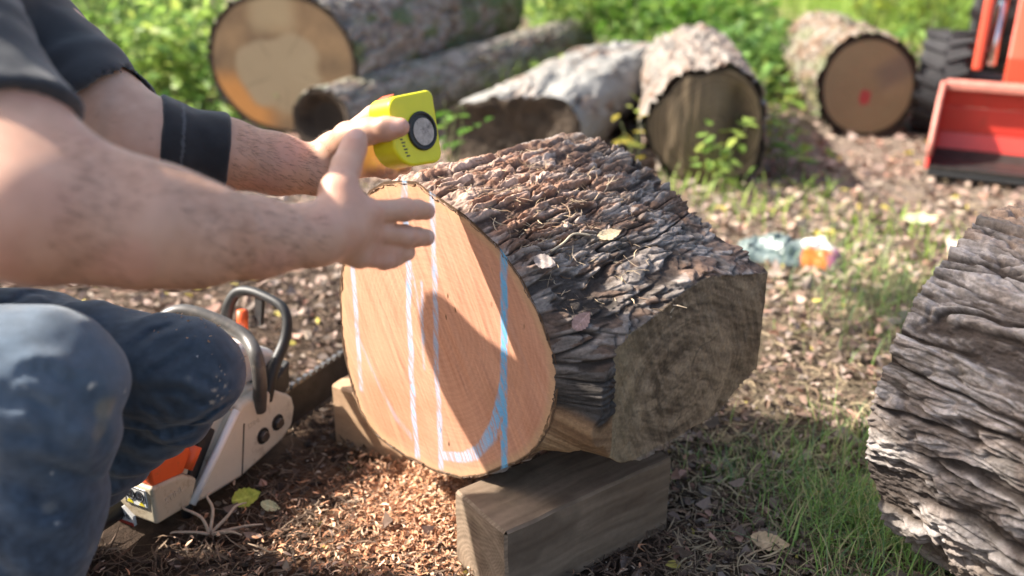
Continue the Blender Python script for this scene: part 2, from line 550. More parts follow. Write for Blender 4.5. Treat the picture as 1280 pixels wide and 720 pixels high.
def log_wood(R, col, T, Sg, Rt):
    ang = (T - math.pi / 2 + math.pi) % (2 * math.pi) - math.pi
    c = np.cos(ang)
    lim = np.where(c > .3, (PL_M + PL_K * Sg) / np.maximum(c, .3), 9)
    v = lim * np.sin(ang); u = Sg
    ridge = .0022 * (fbm2(u * 160 + v * 60, v * 22 - u * 8, 3, 91) - .5) + .004 * (fbm2(u * 30, v * 30, 3, 92) - .5)
    deg = np.degrees(ang)
    torn = sst(-44, -34, deg) * sst(-4, -9, deg + 6 * (fbm2(Sg * 30, Sg * 0 + 1, 2, 93) - .5)) * sst(.13, .09, Sg + .04 * (fbm2(deg * .2, Sg * 20, 2, 94) - .5))
    tst = fbm2(deg * .55 + Sg * 30, Sg * 9, 4, 95)
    R = R * (1 - torn) + (Rt - .004 + .004 * (tst - .5)) * torn
    col = mixc(col, mixc((.20, .11, .055), (.50, .32, .17), np.clip(tst * 1.5 - .25, 0, 1)), torn)
    hit = (Rt > lim) & (Sg > .044 + .022 * fbm2(v * 9, v * 0 + 3, 2, 90) + .9 * np.clip(np.abs(v + .03) - .075, 0, 1) ** 1.6)
    rg, rad, a = rings(u, v * 1.25, .21, -.05, .011, 94)
    streak = fbm2(u * 150 + v * 70, v * 14 - u * 6, 3, 95)
    sawm = fbm2((u - v * .5) * 30, (v + u * .5) * 170, 3, 97)
    oval = fbm2(rad * 46 + 1.2 * fbm2(u * 8, v * 8, 2, 98), a * .6, 3, 99)
    rim_ = sst(.0, 1., 0 * u)
    wc = mixc((.115, .078, .046), (.50, .36, .225), np.clip(.40 + .10 * (rg - .5) + .55 * (streak - .5) + .8 * (sawm - .5) + 1.0 * (oval - .5) + .5 * (fbm2(u * 12, v * 12, 3, 96) - .5), 0, 1))
    crk2 = sst(.010, .002, np.abs(np.sin(a * 2.5 + 2 * fbm2(rad * 14, a * 0 + 5, 2, 100))) * rad) * sst(.02, .05, rad) * sst(.15, .09, rad)
    wc = mixc(wc, np.array([.045, .032, .022]), crk2 * .4)
    edge = sst(.035, .0, np.abs(R - lim)) * sst(.0, 1, 1 - np.abs(R - lim) / .03)
    pale = sst(.16, .05, u) * .7 + sst(.10, .03, u) * .2
    wc = mixc(wc, np.array([.33, .25, .14]), np.clip(pale * (.6 + .8 * (streak - .4)), 0, 1))
    R = np.where(hit, lim + ridge, np.minimum(R, lim + .45 * np.maximum(R - Rt + .006, 0)))
    m = hit[..., None]
    return R, np.where(m, wc, col)


def log_wet_sun_tint(col, T, Sg, hgt):
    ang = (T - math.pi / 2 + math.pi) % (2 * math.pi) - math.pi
    # the crotch between face and limb is wet, black and mossy; sunlight on the upper left bark is painted in as warmer colour
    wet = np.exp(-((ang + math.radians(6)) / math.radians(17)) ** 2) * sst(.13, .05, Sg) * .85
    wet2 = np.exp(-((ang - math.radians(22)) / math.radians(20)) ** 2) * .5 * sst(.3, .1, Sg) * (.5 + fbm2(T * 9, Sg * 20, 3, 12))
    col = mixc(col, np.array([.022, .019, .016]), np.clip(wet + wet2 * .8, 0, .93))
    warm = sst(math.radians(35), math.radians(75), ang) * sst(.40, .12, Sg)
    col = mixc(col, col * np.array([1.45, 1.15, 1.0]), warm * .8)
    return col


O1 = np.array([*(A1[:2] * .85 + B1[:2] * b0), h0])
main_log = thing('sawn_log', 'short thick log on timbers with blue chalk lines on its fresh orange cut face', 'log', (O1[0], O1[1], .12))
s_vals = np.concatenate([np.linspace(0, .10, 92), np.linspace(.1012, .415, 262)])
polar_log('bark', main_log, O1, A1, B1, UPV, r_log, 1240, s_vals, (.0175, .088, .0145, .26), 5, dirt=log_wet_sun_tint, wood=log_wood, tint=(1.05, .99, .95), edge=.3)


def chalk(u, v):
    b = u + b0; h = v + h0
    grain = fbm2(b * 420, h * 90, 3, 33); gr2 = fbm2(b * 60, h * 16, 2, 34)

    def vl(x, w, lo, hi, k=1.0, wob=.002):
        xx = x + wob * (fbm2(h * 14, h * 0 + x * 9, 2, 35) - .5) * 2
        return sst(w, w * .35, np.abs(b - xx)) * sst(lo - .004, lo + .004, h) * sst(hi + .004, hi - .004, h) * k
    t = vl(-1.150, .0080, .19, .45, .75)
    t = np.maximum(t, vl(-1.0115, .0085, .115, .60, .95, .004))
    t = np.maximum(t, vl(-.981, .0045, .29, .44, .6))
    t = np.maximum(t, vl(-.951, .0080, .12, .60, .72, .003))
    t = np.maximum(t, vl(-.8095, .0090, .17, .55, 1.0, .001))
    # slanting faint line joining -1.01 and -.951
    xs = -1.012 + (.50 - h) * .22
    t = np.maximum(t, sst(.004, .001, np.abs(b - xs)) * sst(.33, .36, h) * sst(.50, .47, h) * .5)
    # sweep at the foot, from (-.945,.146) up into the right-hand line
    px = np.array([-.948, -.90, -.865, -.838, -.822, -.812]); ph = np.array([.148, .164, .19, .232, .272, .32])
    hh = np.interp(b, px, ph, left=-9, right=9)
    sl = np.interp(b, px[:-1], np.diff(ph) / np.diff(px))
    t = np.maximum(t, sst(.010, .005, np.abs(h - hh) / np.sqrt(1 + sl * sl)) * .9)
    # faint sweep lower left
    hh2 = np.interp(b, np.array([-1.15, -1.11, -1.06, -1.02]), np.array([.30, .235, .175, .15]), left=-9, right=-9)
    t = np.maximum(t, sst(.010, .003, np.abs(h - hh2)) * .28)
    return t * sst(.18, .50, grain + .25 * (gr2 - .5) + .12)


def face1_col(u, v, rho):
    rg, r, a = rings(u, v, -.01, .02, .0085, 21)
    scr = fbm2((u + v * .55) * 260, (v - u * .55) * 16, 3, 22)            # saw scratches, slanting
    scr2 = fbm2((u + v * .55) * 90, (v - u * .55) * 6, 3, 23)
    c = mixc((.49, .225, .135), (.65, .350, .225), np.clip(.38 + .20 * rg + .65 * (scr - .5) + .45 * (scr2 - .5) + .5 * (fbm2(u * 11, v * 11, 3, 30) - .5), 0, 1))
    blot = fbm2(u * 7, v * 7, 3, 24)
    c = mixc(c, np.array([.40, .19, .10]), sst(.5, .75, blot) * .5)
    # heart side darker, browner near the limb; pale sapwood ring near the rim
    tail = sst(.20, .30, u) * sst(.06, -.02, v)
    c = mixc(c, np.array([.42, .26, .13]), tail * .8)
    sap = sst(.90, .965, rho)
    c = mixc(c, np.array([.54, .36, .20]), sap * .6)
    rim = sst(.972, .99, rho + .02 * (fbm2(u * 40, v * 40, 2, 25) - .5))
    c = mixc(c, np.array([.10, .06, .035]), rim)
    # little checks and dark flecks
    fl, f2, cid, _, _ = worley(u * 34, v * 17, 26)
    c = mixc(c, np.array([.16, .08, .04]), sst(.11, .03, fl + .10 * (scr - .5)) * (cid > .86) * sst(.35, .6, fbm2(u * 14, v * 14, 2, 29)))
    ck = chalk(u, v)
    right = sst(-.86, -.80, u + b0)
    blue = mixc((.34, .50, .70), (.13, .42, .68), right)
    hat = fbm2((u + v * .5) * 330, (v - u * .5) * 30, 2, 28)
    return mixc(c, blue, np.clip(ck * (.30 + .35 * right + .70 * sst(.35, .58, hat)), 0, .97))


def face1_rel(u, v, rho):
    scr = fbm2((u + v * .55) * 220, (v - u * .55) * 14, 3, 22)
    scr2 = fbm2((u + v * .55) * 60, (v - u * .55) * 5, 2, 27)
    return .0012 * (scr - .5) + .003 * (scr2 - .5) + .001 * (1 - rho) - .001


face_disc('cut_face', main_log, O1, B1, UPV, -A1, lambda T: r_face1(T) + .001, 330, 1100, face1_col, face1_rel)
face_disc('back_face', main_log, O1 + A1 * .405, B1, UPV, A1, lambda T: r_log(T, T * 0 + .405) * .99 * np.where(np.cos(T - math.pi / 2) > .3, np.minimum(1, .312 / np.maximum(np.cos(T - math.pi / 2), .3) / r_log(T, T * 0 + .405)), 1), 60, 240,
          lambda u, v, rho: mixc((.17, .12, .08), (.27, .2, .13), rings(u, v, 0, 0, .012, 3)[0] * .5 + .4 * fbm2(u * 60, v * 60, 3, 8)), matk='old')

# ================================================================ right-hand log (standing close, bark side on)
AX2 = nrm([.6, -.8, 0]); LT2 = np.array([.8, .6, 0])
C2 = np.array([.722, 1.285, .275])
near_log = thing('bark_log', 'thick rough grey bark log lying at the right edge of the picture beside the grass', 'log', (C2[0], C2[1], 0))


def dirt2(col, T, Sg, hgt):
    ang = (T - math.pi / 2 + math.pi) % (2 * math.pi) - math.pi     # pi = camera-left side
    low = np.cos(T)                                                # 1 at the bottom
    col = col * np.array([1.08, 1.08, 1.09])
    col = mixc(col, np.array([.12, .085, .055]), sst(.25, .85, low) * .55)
    return mixc(col, np.array([.42, .28, .19]), sst(-.90, -.985, low) * sst(.35, .6, fbm2(T * 14, Sg * 12, 3, 5)) * .9)  # pinkish sunlight along the top painted into the bark colour


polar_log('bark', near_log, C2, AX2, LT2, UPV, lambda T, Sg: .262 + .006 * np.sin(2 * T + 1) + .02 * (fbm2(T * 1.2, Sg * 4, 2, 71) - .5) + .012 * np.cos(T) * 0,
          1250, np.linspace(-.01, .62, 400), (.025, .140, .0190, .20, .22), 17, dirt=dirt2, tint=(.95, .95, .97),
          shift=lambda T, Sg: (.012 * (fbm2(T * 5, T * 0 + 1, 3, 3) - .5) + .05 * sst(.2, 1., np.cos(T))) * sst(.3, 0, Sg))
face_disc('cut_face', near_log, C2 + AX2 * .03, LT2, UPV, -AX2, lambda T: .250 + 0 * T, 50, 200,
          lambda u, v, rho: mixc((.25, .18, .11), (.40, .31, .20), rings(u, v, 0, 0, .012, 30)[0] * .5 + .5 * fbm2(u * 40, v * 40, 3, 31)), matk='cut')
face_disc('cut_face', near_log, C2 + AX2 * .61, LT2, UPV, AX2, lambda T: .262 + 0 * T, 40, 120,
          lambda u, v, rho: mixc((.35, .23, .14), (.48, .34, .22), rings(u, v, 0, 0, .012, 32)[0]), matk='cut')

# ================================================================ background logs
def far_log(label, O, az, rad, length, seed, facecol, squash=1.0, tint=(1, 1, 1), barkp=(.035, .11, .020), tilt=0, name='felled_log', rfun=None, moss=0, facerel=None, pale=0, matk='bark', facemat='old'):
    ax = nrm([math.sin(az), math.cos(az), tilt]); lt = nrm([math.cos(az), -math.sin(az), 0]); up = np.cross(lt, ax)
    t = thing(name, label, 'log', (O[0], O[1], 0))
    rf = rfun or (lambda T, Sg: rad * (1 + .04 * np.sin(2 * T + seed) + .05 * (fbm2(T * 1.3, Sg * 2, 2, seed) - .5)))

    def dd(col, T, Sg, hgt):
        if pale:
            g = fbm2(T * 3, Sg * 5, 3, seed + 5)
            col = mixc(col, mixc((.16, .155, .14), (.33, .32, .295), g), pale * sst(.35, .6, g + .1))
        if moss:
            m = sst(.48, .68, fbm2(T * 3.5, Sg * 3, 4, seed + 6)) * moss
            col = mixc(col, np.array([.07, .12, .025]), m)
        return col
    s_v = np.linspace(0, length, max(60, int(length / .014)))
    polar_log('bark', t, O, ax, lt, up, rf, 300, s_v, barkp, seed, tint=tint, dirt=dd, matk=matk)
    face_disc('cut_face', t, O + ax * .003, lt, up, -ax, lambda T: rf(T, T * 0) + .006, 70, 220, facecol, facerel, matk=facemat)
    face_disc('back_face', t, O + ax * (length - .003), lt, up, ax, lambda T: rf(T, T * 0 + length) + .004, 16, 80,
              lambda u, v, rho: mixc((.22, .16, .1), (.3, .22, .14), rho), matk='old')
    return t


R1b = .335
gL1 = G(357, 172)


def col_L1(u, v, rho):
    rg, r, a = rings(u, v, 0, -.03, .013, 41)
    w = fbm2(u * 5, v * 5, 3, 42)
    c = mixc((.22, .168, .105), (.31, .245, .16), np.clip(rg * .35 + w * .7, 0, 1))
    out = sst(.54, .66, r / R1b + .60 * (fbm2(u * 3.2, v * 3.2, 3, 43) - .5) + .06 * u / R1b)
    oc = mixc((.085, .055, .035), (.27, .17, .09), fbm2(u * 9, v * 9, 3, 44))
    c = mixc(c, oc, out * .85)
    crk = sst(.012, .004, np.abs(np.sin((a + .4 * fbm2(r * 9, a * 0 + 2, 2, 45)) * 2.5)) * r) * sst(.05, .12, r)
    c = mixc(c, np.array([.07, .045, .03]), crk * .35)
    rust = sst(.25, .1, np.abs(u + .25)) * sst(.0, -.12, v) * out
    c = mixc(c, np.array([.50, .22, .06]), np.clip(rust, 0, 1) * .75)
    top = sst(.15, .06, np.abs(u + .03)) * sst(.1, .2, v) * sst(.97, .9, rho)
    c = mixc(c, np.array([.30, .235, .145]), top * .8)
    return mixc(c, np.array([.05, .035, .025]), sst(.93, .98, rho))


far_log('huge mossy felled log with a pale sawn end, farthest left of the log pile', np.array([gL1[0], gL1[1] + .05, R1b - .01]), math.radians(15), R1b, 3.0, 51, col_L1, rfun=lambda T, Sg: R1b * (1 + .075 * np.cos(2 * (T - math.pi / 2)) + .05 * (fbm2(T * 1.3, Sg * 2, 2, 51) - .5)), moss=.7, tint=(.95, .92, .86), barkp=(.05, .14, .026), pale=.35)

gL2 = G(402, 195)
far_log('slim dark ended log lying in front of the huge mossy log', np.array([gL2[0], gL2[1] + .05, .135]), math.radians(23.5), .135, 3.2, 61,
        lambda u, v, rho: mixc((.03, .024, .02), (.10, .075, .055), fbm2(u * 20, v * 20, 3, 62) * sst(.2, .9, rho)), moss=.35, tint=(1.0, .97, .90), pale=.4,
        facerel=lambda u, v, rho: -.05 * sst(.95, .5, rho))

gL3 = G(640, 222)


def r_L3(T, Sg):     # flat-topped, split log
    ang = T - math.pi / 2
    r = .20 * (1 + .42 * np.cos(ang) ** 2) + .03 * (fbm2(T * 1.5, Sg * 3, 2, 66) - .5)
    s = np.sin(ang - .25)
    flat = .135 + .05 * (fbm2(T * 3, Sg * 4, 3, 67) - .5)
    lim = np.where(s < -2, 9, np.where(np.sin(ang - .16) > .12, flat / np.maximum(np.sin(ang - .16), .12), 9))
    d_ = np.maximum(.07 - np.abs(r - lim), 0) / .07
    return np.minimum(r, lim) - d_ * d_ * .0175 + .012 * (fbm2(T * 6, Sg * 9, 3, 68) - .5)


far_log('pale grey barkless log with a flat split top and dark hollow end', np.array([gL3[0], gL3[1] + .08, .155]), math.radians(19), .2, 1.75, 71,
        lambda u, v, rho: mixc((.03, .024, .019), (.12, .09, .065), fbm2(u * 16, v * 16, 3, 72)), rfun=r_L3, pale=1.0, tint=(1.1, 1.12, 1.12), barkp=(.06, .30, .012),
        facerel=lambda u, v, rho: -.03 * sst(.95, .4, rho) + .03 * (fbm2(u * 12, v * 12, 3, 73) - .5))

gL4 = G(882, 233)


def col_L4(u, v, rho):
    w = .55 * fbm2(u * 9, v * 9, 4, 82) + .45 * rings(u, v, .02, .01, .017, 87)[0]
    c = mixc((.085, .062, .04), (.25, .19, .12), w)
    c = mixc(c, np.array([.05, .037, .027]), sst(.0, .10, u + .25 * (fbm2(u * 6, v * 6, 2, 83) - .5)) * sst(.95, .7, rho) * .5)
    return mixc(c, np.array([.04, .03, .022]), sst(.93, .98, rho))


far_log('grey bark log with a split brown end behind the leafy seedlings', np.array([gL4[0], gL4[1] + .03, .213]), math.radians(7), .215, 1.35, 81, col_L4, tint=(.78, .74, .70), pale=.35, rfun=lambda T, Sg: .215 * (1 + .16 * (fbm2(T * 2.2, Sg * 1.2, 3, 88) - .5) + .04 * np.sin(3 * T)),
        barkp=(.06, .2, .03), facerel=lambda u, v, rho: -.05 * sst(.02, .12, u) * sst(.95, .6, rho) + .04 * (fbm2(u * 10, v * 3, 3, 84) - .5))

gL5 = G(1078, 172)


def col_L5(u, v, rho):
    rg, r, a = rings(u, v, -.01, 0, .014, 90)
    c = mixc((.21, .165, .090), (.34, .27, .155), np.clip(rg * .4 + .6 * fbm2(u * 9, v * 9, 3, 91), 0, 1))
    grey = sst(.10, .02, np.abs(np.arctan2(v, u) - .6) * r) * sst(.03, .1, r)
    c = mixc(c, np.array([.15, .13, .11]), grey * .6)
    red = sst(.042, .028, np.hypot((u + .005) * 1.3, v + .045) + .02 * (fbm2(u * 50, v * 50, 2, 92) - .5))
    c = mixc(c, np.array([.42, .05, .06]), red * .85)
    return mixc(c, np.array([.04, .03, .022]), sst(.88, .92, rho))


far_log('round log with a red paint blotch on its sawn end, nearest the tractor', np.array([gL5[0], gL5[1] + .02, .226]), math.radians(5), .222, 1.0, 89, col_L5, tint=(.70, .68, .61), barkp=(.04, .12, .024), moss=.4)

# ================================================================ timbers under the log
def timber(label, c0, e, w, L, W, H, seed, c_a, c_b, tilt=0):
    """c0 near corner on the ground, e long axis, w width axis."""
    t = thing('timber_block', label, 'timber', (c0[0], c0[1], 0), 'timbers under the log')
    e = np.array([e[0], e[1], 0.]); w = np.array([w[0], w[1], 0.])
    n = 26; vs = []; fs = []; cols = []
    mats = {}

    def quadgrid(o, du, dv, nu, nv, colf):
        base = sum(len(x) for x in vs)
        U, V_ = np.meshgrid(np.linspace(0, 1, nu), np.linspace(0, 1, nv), indexing='ij')
        P = o + U[..., None] * du + V_[..., None] * dv
        vs.append(P.reshape(-1, 3)); cols.append(colf(U * np.linalg.norm(du), V_ * np.linalg.norm(dv)).reshape(-1, 3))
        i = np.arange(nu - 1)[:, None] * nv; j = np.arange(nv - 1)[None, :]
        fs.append((base + np.stack([i + j, i + nv + j, i + nv + j + 1, i + j + 1], -1)).reshape(-1, 4))

    def longc(u, v):
        g = fbm2(u * 9, v * 120 + 2 * fbm2(u * 5, v * 6, 2, seed), 4, seed + 1)
        st = fbm2(u * 8, v * 10, 3, seed + 2)
        return mixc(mixc(c_a, c_b, np.clip(.9 * g + .5 * (st - .5), 0, 1)), np.array(c_a) * .55, sst(.62, .75, st) * .5)

    def endc(u, v):
        rg, r, a = rings(u, v, .05, .02, .007, seed + 3)
        return mixc(np.array(c_a) * .8, c_b, np.clip(.25 + .45 * rg + .8 * (fbm2(u * 40, v * 40, 3, seed + 4) - .5), 0, 1))
    b = np.array([c0[0], c0[1], 0.0]); z = np.array([0, 0, H])
    c = .004
    # body as one box mesh with rounded arrises via bevel-free chamfer
    quadgrid(b + z + e * c + w * c, e * (L - 2 * c), w * (W - 2 * c), 90, 40, longc)                          # top
    quadgrid(b + e * c + z * .0, e * (L - 2 * c), z * (1 - c / H), 90, 40, longc)                      # near long side
    quadgrid(b + w * W + z * (1 - c / H) + e * c, e * (L - 2 * c), -z * (1 - c / H), 90, 30, longc)      # far long side
    quadgrid(b + w * (W - c) , -w * (W - 2 * c), z * (1 - c / H), 40, 40, endc)                     # end at c0
    quadgrid(b + e * L + w * c, w * (W - 2 * c), z * (1 - c / H), 40, 40, endc)                     # far end
    # chamfers
    quadgrid(b + e * c + z * (1 - c / H), e * (L - 2 * c), z * (c / H) + w * c, 90, 2, longc)
    quadgrid(b + w * (W - c) + z * (1 - c / H), -w * (W - 2 * c), z * (c / H) + e * c, 40, 2, endc)
    quadgrid(b + w * c, e * c - w * c, z * (1 - c / H), 2, 40, endc)
    quadgrid(b + e * (L - c) , e * c + w * c, z * (1 - c / H), 2, 40, endc)
    quadgrid(b + e * c + w * W, -e * c - w * c, z * (1 - c / H), 2, 40, endc)
    quadgrid(b + e * c + w * (W - c) + z, e * (L - 2 * c), w * c - z * (c / H), 90, 2, longc)
    quadgrid(b + e * L + w * c + z * (1 - c / H), w * (W - 2 * c), z * (c / H) - e * c, 40, 2, endc)
    V = np.concatenate(vs); Fq = np.concatenate(fs)
    V = V + .0025 * (np.stack([vnoise3(V[:, 0] * 30, V[:, 1] * 30, V[:, 2] * 30, s_) for s_ in (1, 2, 3)], -1) - .5)
    mesh_np('beam', V, Fq, M['timber'], t, np.concatenate(cols), smooth=False)
    return t


timber('short square timber with a sunlit corner under the near side of the log', (-.009, 1.08), (.804, .595), (-.595, .804), .336, .134, .138, 200, (.145, .100, .066), (.33, .245, .17))
timber('pale orange timber under the far side of the log beside the chainsaw bar', (-.345, 1.548), (.85, -.527), (.527, .85), .17, .13, .128, 230, (.42, .26, .15), (.60, .40, .25))
# ================================================================ person
person = thing('person', 'person in a dark grey t-shirt and blue jeans squatting beside the log', 'person', (-.75, 1.05, 0))
SR = un(-168, -120, .88); ER = un(30, 258, .775); WR = un(392, 297, .95)
SL = un(-45, -52, 1.22); EL = un(165, 190, 1.10); WL = un(400, 214, 1.20)
PEL = np.array([-.93, 1.05, .46])
NK = (SR + SL) / 2 + np.array([.03, 0, .05]); HD = NK + np.array([-.015, -.035, .215])
HIPR = PEL + np.array([.03, -.10, 0]); HIPL = PEL + np.array([.03, .10, -.07])
KR = np.array([-.502, .872, .486]); ANR = np.array([-.628, .84, .09])
KL = un(236, 466, 1.22); ANL = np.array([-.80, 1.19, .13])

# right hand (near), thumb up, fingers towards the log
rh = dict(
    palm=[un(398, 294, .955), un(430, 286, .982), un(462, 286, 1.01)],
    idx=[un(432, 270, .985), un(459, 266, 1.0), un(506, 262, 1.045), un(522, 262, 1.066), un(533, 264, 1.085)],
    mid=[un(432, 286, .99), un(461, 289, 1.01), un(506, 295, 1.058), un(521, 296, 1.078), un(533, 297, 1.097)],
    rng=[un(430, 300, .99), un(456, 307, 1.015), un(492, 314, 1.058), un(503, 316, 1.07), un(509, 316, 1.082)],
    pky=[un(428, 312, .985), un(449, 321, 1.01), un(480, 325, 1.045), un(490, 325, 1.058), un(496, 324, 1.068)],
    thb=[un(412, 276, .965), un(424, 240, .985), un(433, 208, 1.005), un(440, 190, 1.015), un(446, 174, 1.022)],
)


def upper_arm(p, sh, el, r0, r1):
    ax = nrm(el - sh); d = sd_cap(p, sh, el, r0, r1)
    bi = sh * .45 + el * .55
    return d, bi


def f_arm_r(p):
    d = sd_cap(p, SR, ER, .062, .056)
    d = smin(d, sd_cap(p, SR * .62 + ER * .38, SR * .2 + ER * .8 + np.array([.012, 0, .004]), .058, .050), .04)     # biceps
    fd = WR - ER
    fo = chain(p, [ER, un(172, 283, .815), un(240, 292, .85), un(320, 297, .905), WR], [.050, .0525, .0480, .0375, .0295], .02)
    fo = smin(fo, sd_cap(p, ER + fd * .10 + UPV * .012, ER + fd * .40 + UPV * .010, .042, .038), .03)                # brachioradialis
    d = smin(d, fo, .055)
    d = smin(d, sd_cap(p, WR + UPV * .006, rh['palm'][0] + UPV * .004, .027, .026), .02)
    return d


def f_hand_r(p):
    P = rh
    palm = sd_cap(p, P['palm'][0], P['palm'][1], .027, .028)
    for nm, r0, r1 in (('idx', .019, .0145), ('mid', .019, .0145), ('rng', .018, .0135), ('pky', .017, .013)):
        palm = smin(palm, sd_cap(p, P['palm'][0] * .7 + P[nm][0] * .3, P[nm][1], r0, r1), .012)
    d = palm
    for nm in ('idx', 'mid', 'rng', 'pky'):      # tendons on the back of the hand
        d = smin(d, sd_cap(p, P['palm'][0] - CF * .0262, P[nm][1] - CF * .0140, .0034, .004), .006)
    th = chain(p, P['thb'], [.021, .019, .0155, .0138, .0120], .008)
    th = smin(th, sd_ell(p, P['thb'][3] * .5 + P['thb'][4] * .5, np.eye(3), (.0125, .0125, .014)), .006)
    d = smin(d, th, .016)
    web = chain(p, [P['thb'][1], un(438, 256, .985), P['idx'][1]], [.012, .011, .010], .01)
    d = smin(d, web, .018)
    fr = {'idx': (.0138, .0138, .0122, .0115, .0106), 'mid': (.0138, .0136, .0120, .0112, .0104), 'rng': (.0132, .0128, .0112, .0104, .0097), 'pky': (.012, .0114, .0100, .0093, .0086)}
    for nm in ('idx', 'mid', 'rng', 'pky'):
        d = smin(d, chain(p, P[nm][1:], fr[nm][1:], .004), .0045)
        d = smin(d, sd_ell(p, P[nm][1] - CF * .0075, np.eye(3), (.0105, .0105, .0105)), .007)       # knuckle
        d = smin(d, sd_ell(p, P[nm][2], np.eye(3), (fr[nm][2] + .0012,) * 3), .004)
    return d


# left hand (far), thumb over the tape case, fingers wrapped behind it
TP = un(507, 163, 1.165)
lh = dict(
    idx=[un(432, 160, 1.215), un(468, 146, 1.225), un(498, 150, 1.245), un(520, 158, 1.250), un(536, 168, 1.240)],
    mid=[un(432, 176, 1.225), un(470, 172, 1.250), un(500, 182, 1.260), un(518, 190, 1.245), un(524, 198, 1.225)],
    rng=[un(430, 192, 1.225), un(466, 192, 1.245), un(492, 202, 1.245), un(505, 208, 1.225), un(506, 208, 1.205)],
    pky=[un(428, 206, 1.215), un(458, 208, 1.230), un(480, 214, 1.225), un(490, 215, 1.205), un(488, 212, 1.190)],
    thb=[un(418, 188, 1.185), un(436, 172, 1.155), un(462, 164, 1.135), un(483, 161, 1.126), un(500, 159, 1.122)],
)


def f_arm_l(p):
    d = sd_cap(p, SL, EL, .060, .050)
    d = smin(d, sd_cap(p, SL * .6 + EL * .4, SL * .2 + EL * .8 + np.array([.012, 0, .0]), .056, .046), .04)
    fd = WL - EL
    fo = chain(p, [EL, un(205, 180, 1.11), un(281, 192, 1.145), un(345, 205, 1.175), WL], [.045, .041, .041, .036, .0305], .02)
    return smin(d, fo, .05)


def f_hand_l(p):
    P = lh
    d = chain(p, [WL, un(424, 196, 1.205), un(446, 186, 1.22)], [.0295, .028, .022], .015)
    for nm, r0, r1 in (('idx', .019, .0155), ('mid', .019, .0145), ('rng', .018, .0135), ('pky', .017, .013)):
        d = smin(d, sd_cap(p, WL * .6 + P[nm][0] * .4, P[nm][1], r0, r1), .016)
    d = smin(d, chain(p, P['thb'], [.022, .019, .0155, .0140, .0118], .008), .016)
    fr = {'idx': (.0135, .0120, .0108, .0092), 'mid': (.0135, .0118, .0105, .0090), 'rng': (.0128, .0110, .0100, .0086), 'pky': (.0114, .0098, .009, .0078)}
    for nm in fr:
        d = smin(d, chain(p, P[nm][1:], fr[nm], .004), .0075)
    return d


def f_head(p):
    fw = nrm([.72, .06, -.68]); sd = nrm(np.cross(fw, [0, 0, 1])); up = np.cross(sd, fw); A = np.array([fw, sd, up])
    d = sd_ell(p, HD, A, (.098, .077, .105))
    d = smin(d, sd_ell(p, HD + fw * .035 - up * .055, A, (.062, .058, .062)), .03)                 # jaw
    d = smin(d, chain(p, [HD + fw * .092 + up * .012, HD + fw * .112 - up * .022], [.009, .014], .01), .014)   # nose
    d = smin(d, chain(p, [HD + fw * .088 + up * .026 - sd * .05, HD + fw * .096 + up * .024, HD + fw * .088 + up * .026 + sd * .05], [.008, .01, .008], .01), .014)
    for s_ in (-1, 1):
        d = smax(d, -sd_ell(p, HD + fw * .098 + sd * s_ * .032 + up * .008, A, (.010, .016, .010)), .012)
        d = smin(d, sd_ell(p, HD + fw * .084 + sd * s_ * .031 + up * .008, A, (.012, .012, .012)), .004)
        d = smin(d, sd_ell(p, HD - fw * .005 + sd * s_ * .078 - up * .006, A, (.020, .009, .032)), .008)   # ear
    for uu in (-.060, -.072):
        d = smin(d, chain(p, [HD + fw * .090 + up * uu - sd * .022, HD + fw * .097 + up * uu, HD + fw * .090 + up * uu + sd * .022], [.005, .007, .005], .004), .006)
    d = smin(d, chain(p, [NK - np.array([.03, 0, .06]), NK + np.array([-.02, -.02, .12])], [.066, .06], .02), .03)
    return d


def f_core(p):      # trunk and legs of the body, under the clothes
    ch = (SR + SL) / 2 * .72 + PEL * .28
    d = chain(p, [NK - UPV * .03, ch, PEL], [.07, .125, .12], .05)
    d = smin(d, sd_cap(p, SR, SL, .058, .058), .08)
    d = smin(d, sd_cap(p, PEL + np.array([0, -.08, 0]), PEL + np.array([0, .08, 0]), .11, .11), .05)
    for h_, k_, a_ in ((HIPR, KR, ANR), (HIPL, KL, ANL)):
        d = smin(d, chain(p, [h_, k_], [.080, .048], .03), .03)
        d = smin(d, chain(p, [k_, k_ * .65 + a_ * .35, a_], [.038, .038, .034], .02), .02)
    return d


def f_body(p):
    d = np.full(len(p), 9.)
    d = f_core(p)
    d = smin(d, f_arm_r(p), .03); d = smin(d, f_arm_l(p), .03)
    d = smin(d, f_hand_r(p), .012); d = smin(d, f_hand_l(p), .012)
    return smin(d, f_head(p), .02)


# the body is one continuous surface; it is meshed finer from the elbows to the fingertips
def body_mesh():
    lo = np.array([-1.25, .66, .02]); hi = np.array([.02, 1.42, 1.42])
    xs = -.47                                    # fine side / coarse side split lies under the clothes for the trunk
    Vf, Ff = sdf_mesh(lambda p: f_body(p), np.array([xs, .66, .50]), np.array([.03, 1.42, .92]), .0026, B=16)
    Vc, Fc = sdf_mesh(lambda p: f_body(p), lo, hi, .0078, B=12)
    keep = lambda V, F, inside: F[((V[F][:, :, 0].min(1) > xs + (.000 if inside else -.004)) & (V[F][:, :, 2].min(1) > .502) & (V[F][:, :, 2].max(1) < .915)) == inside]
    Fc = Fc[~((Vc[Fc][:, :, 0].min(1) > xs + .006) & (Vc[Fc][:, :, 2].min(1) > .508) & (Vc[Fc][:, :, 2].max(1) < .905))]
    V = np.concatenate([Vf, Vc]); F = np.concatenate([Ff, Fc + len(Vf)])
    used = np.unique(F); mp = np.full(len(V), -1); mp[used] = np.arange(len(used))
    return V[used], mp[F]


Vb, Fb = body_mesh()
pts = Vb


def near(c, r):
    return np.exp(-((pts - c) ** 2).sum(1) / (r * r))


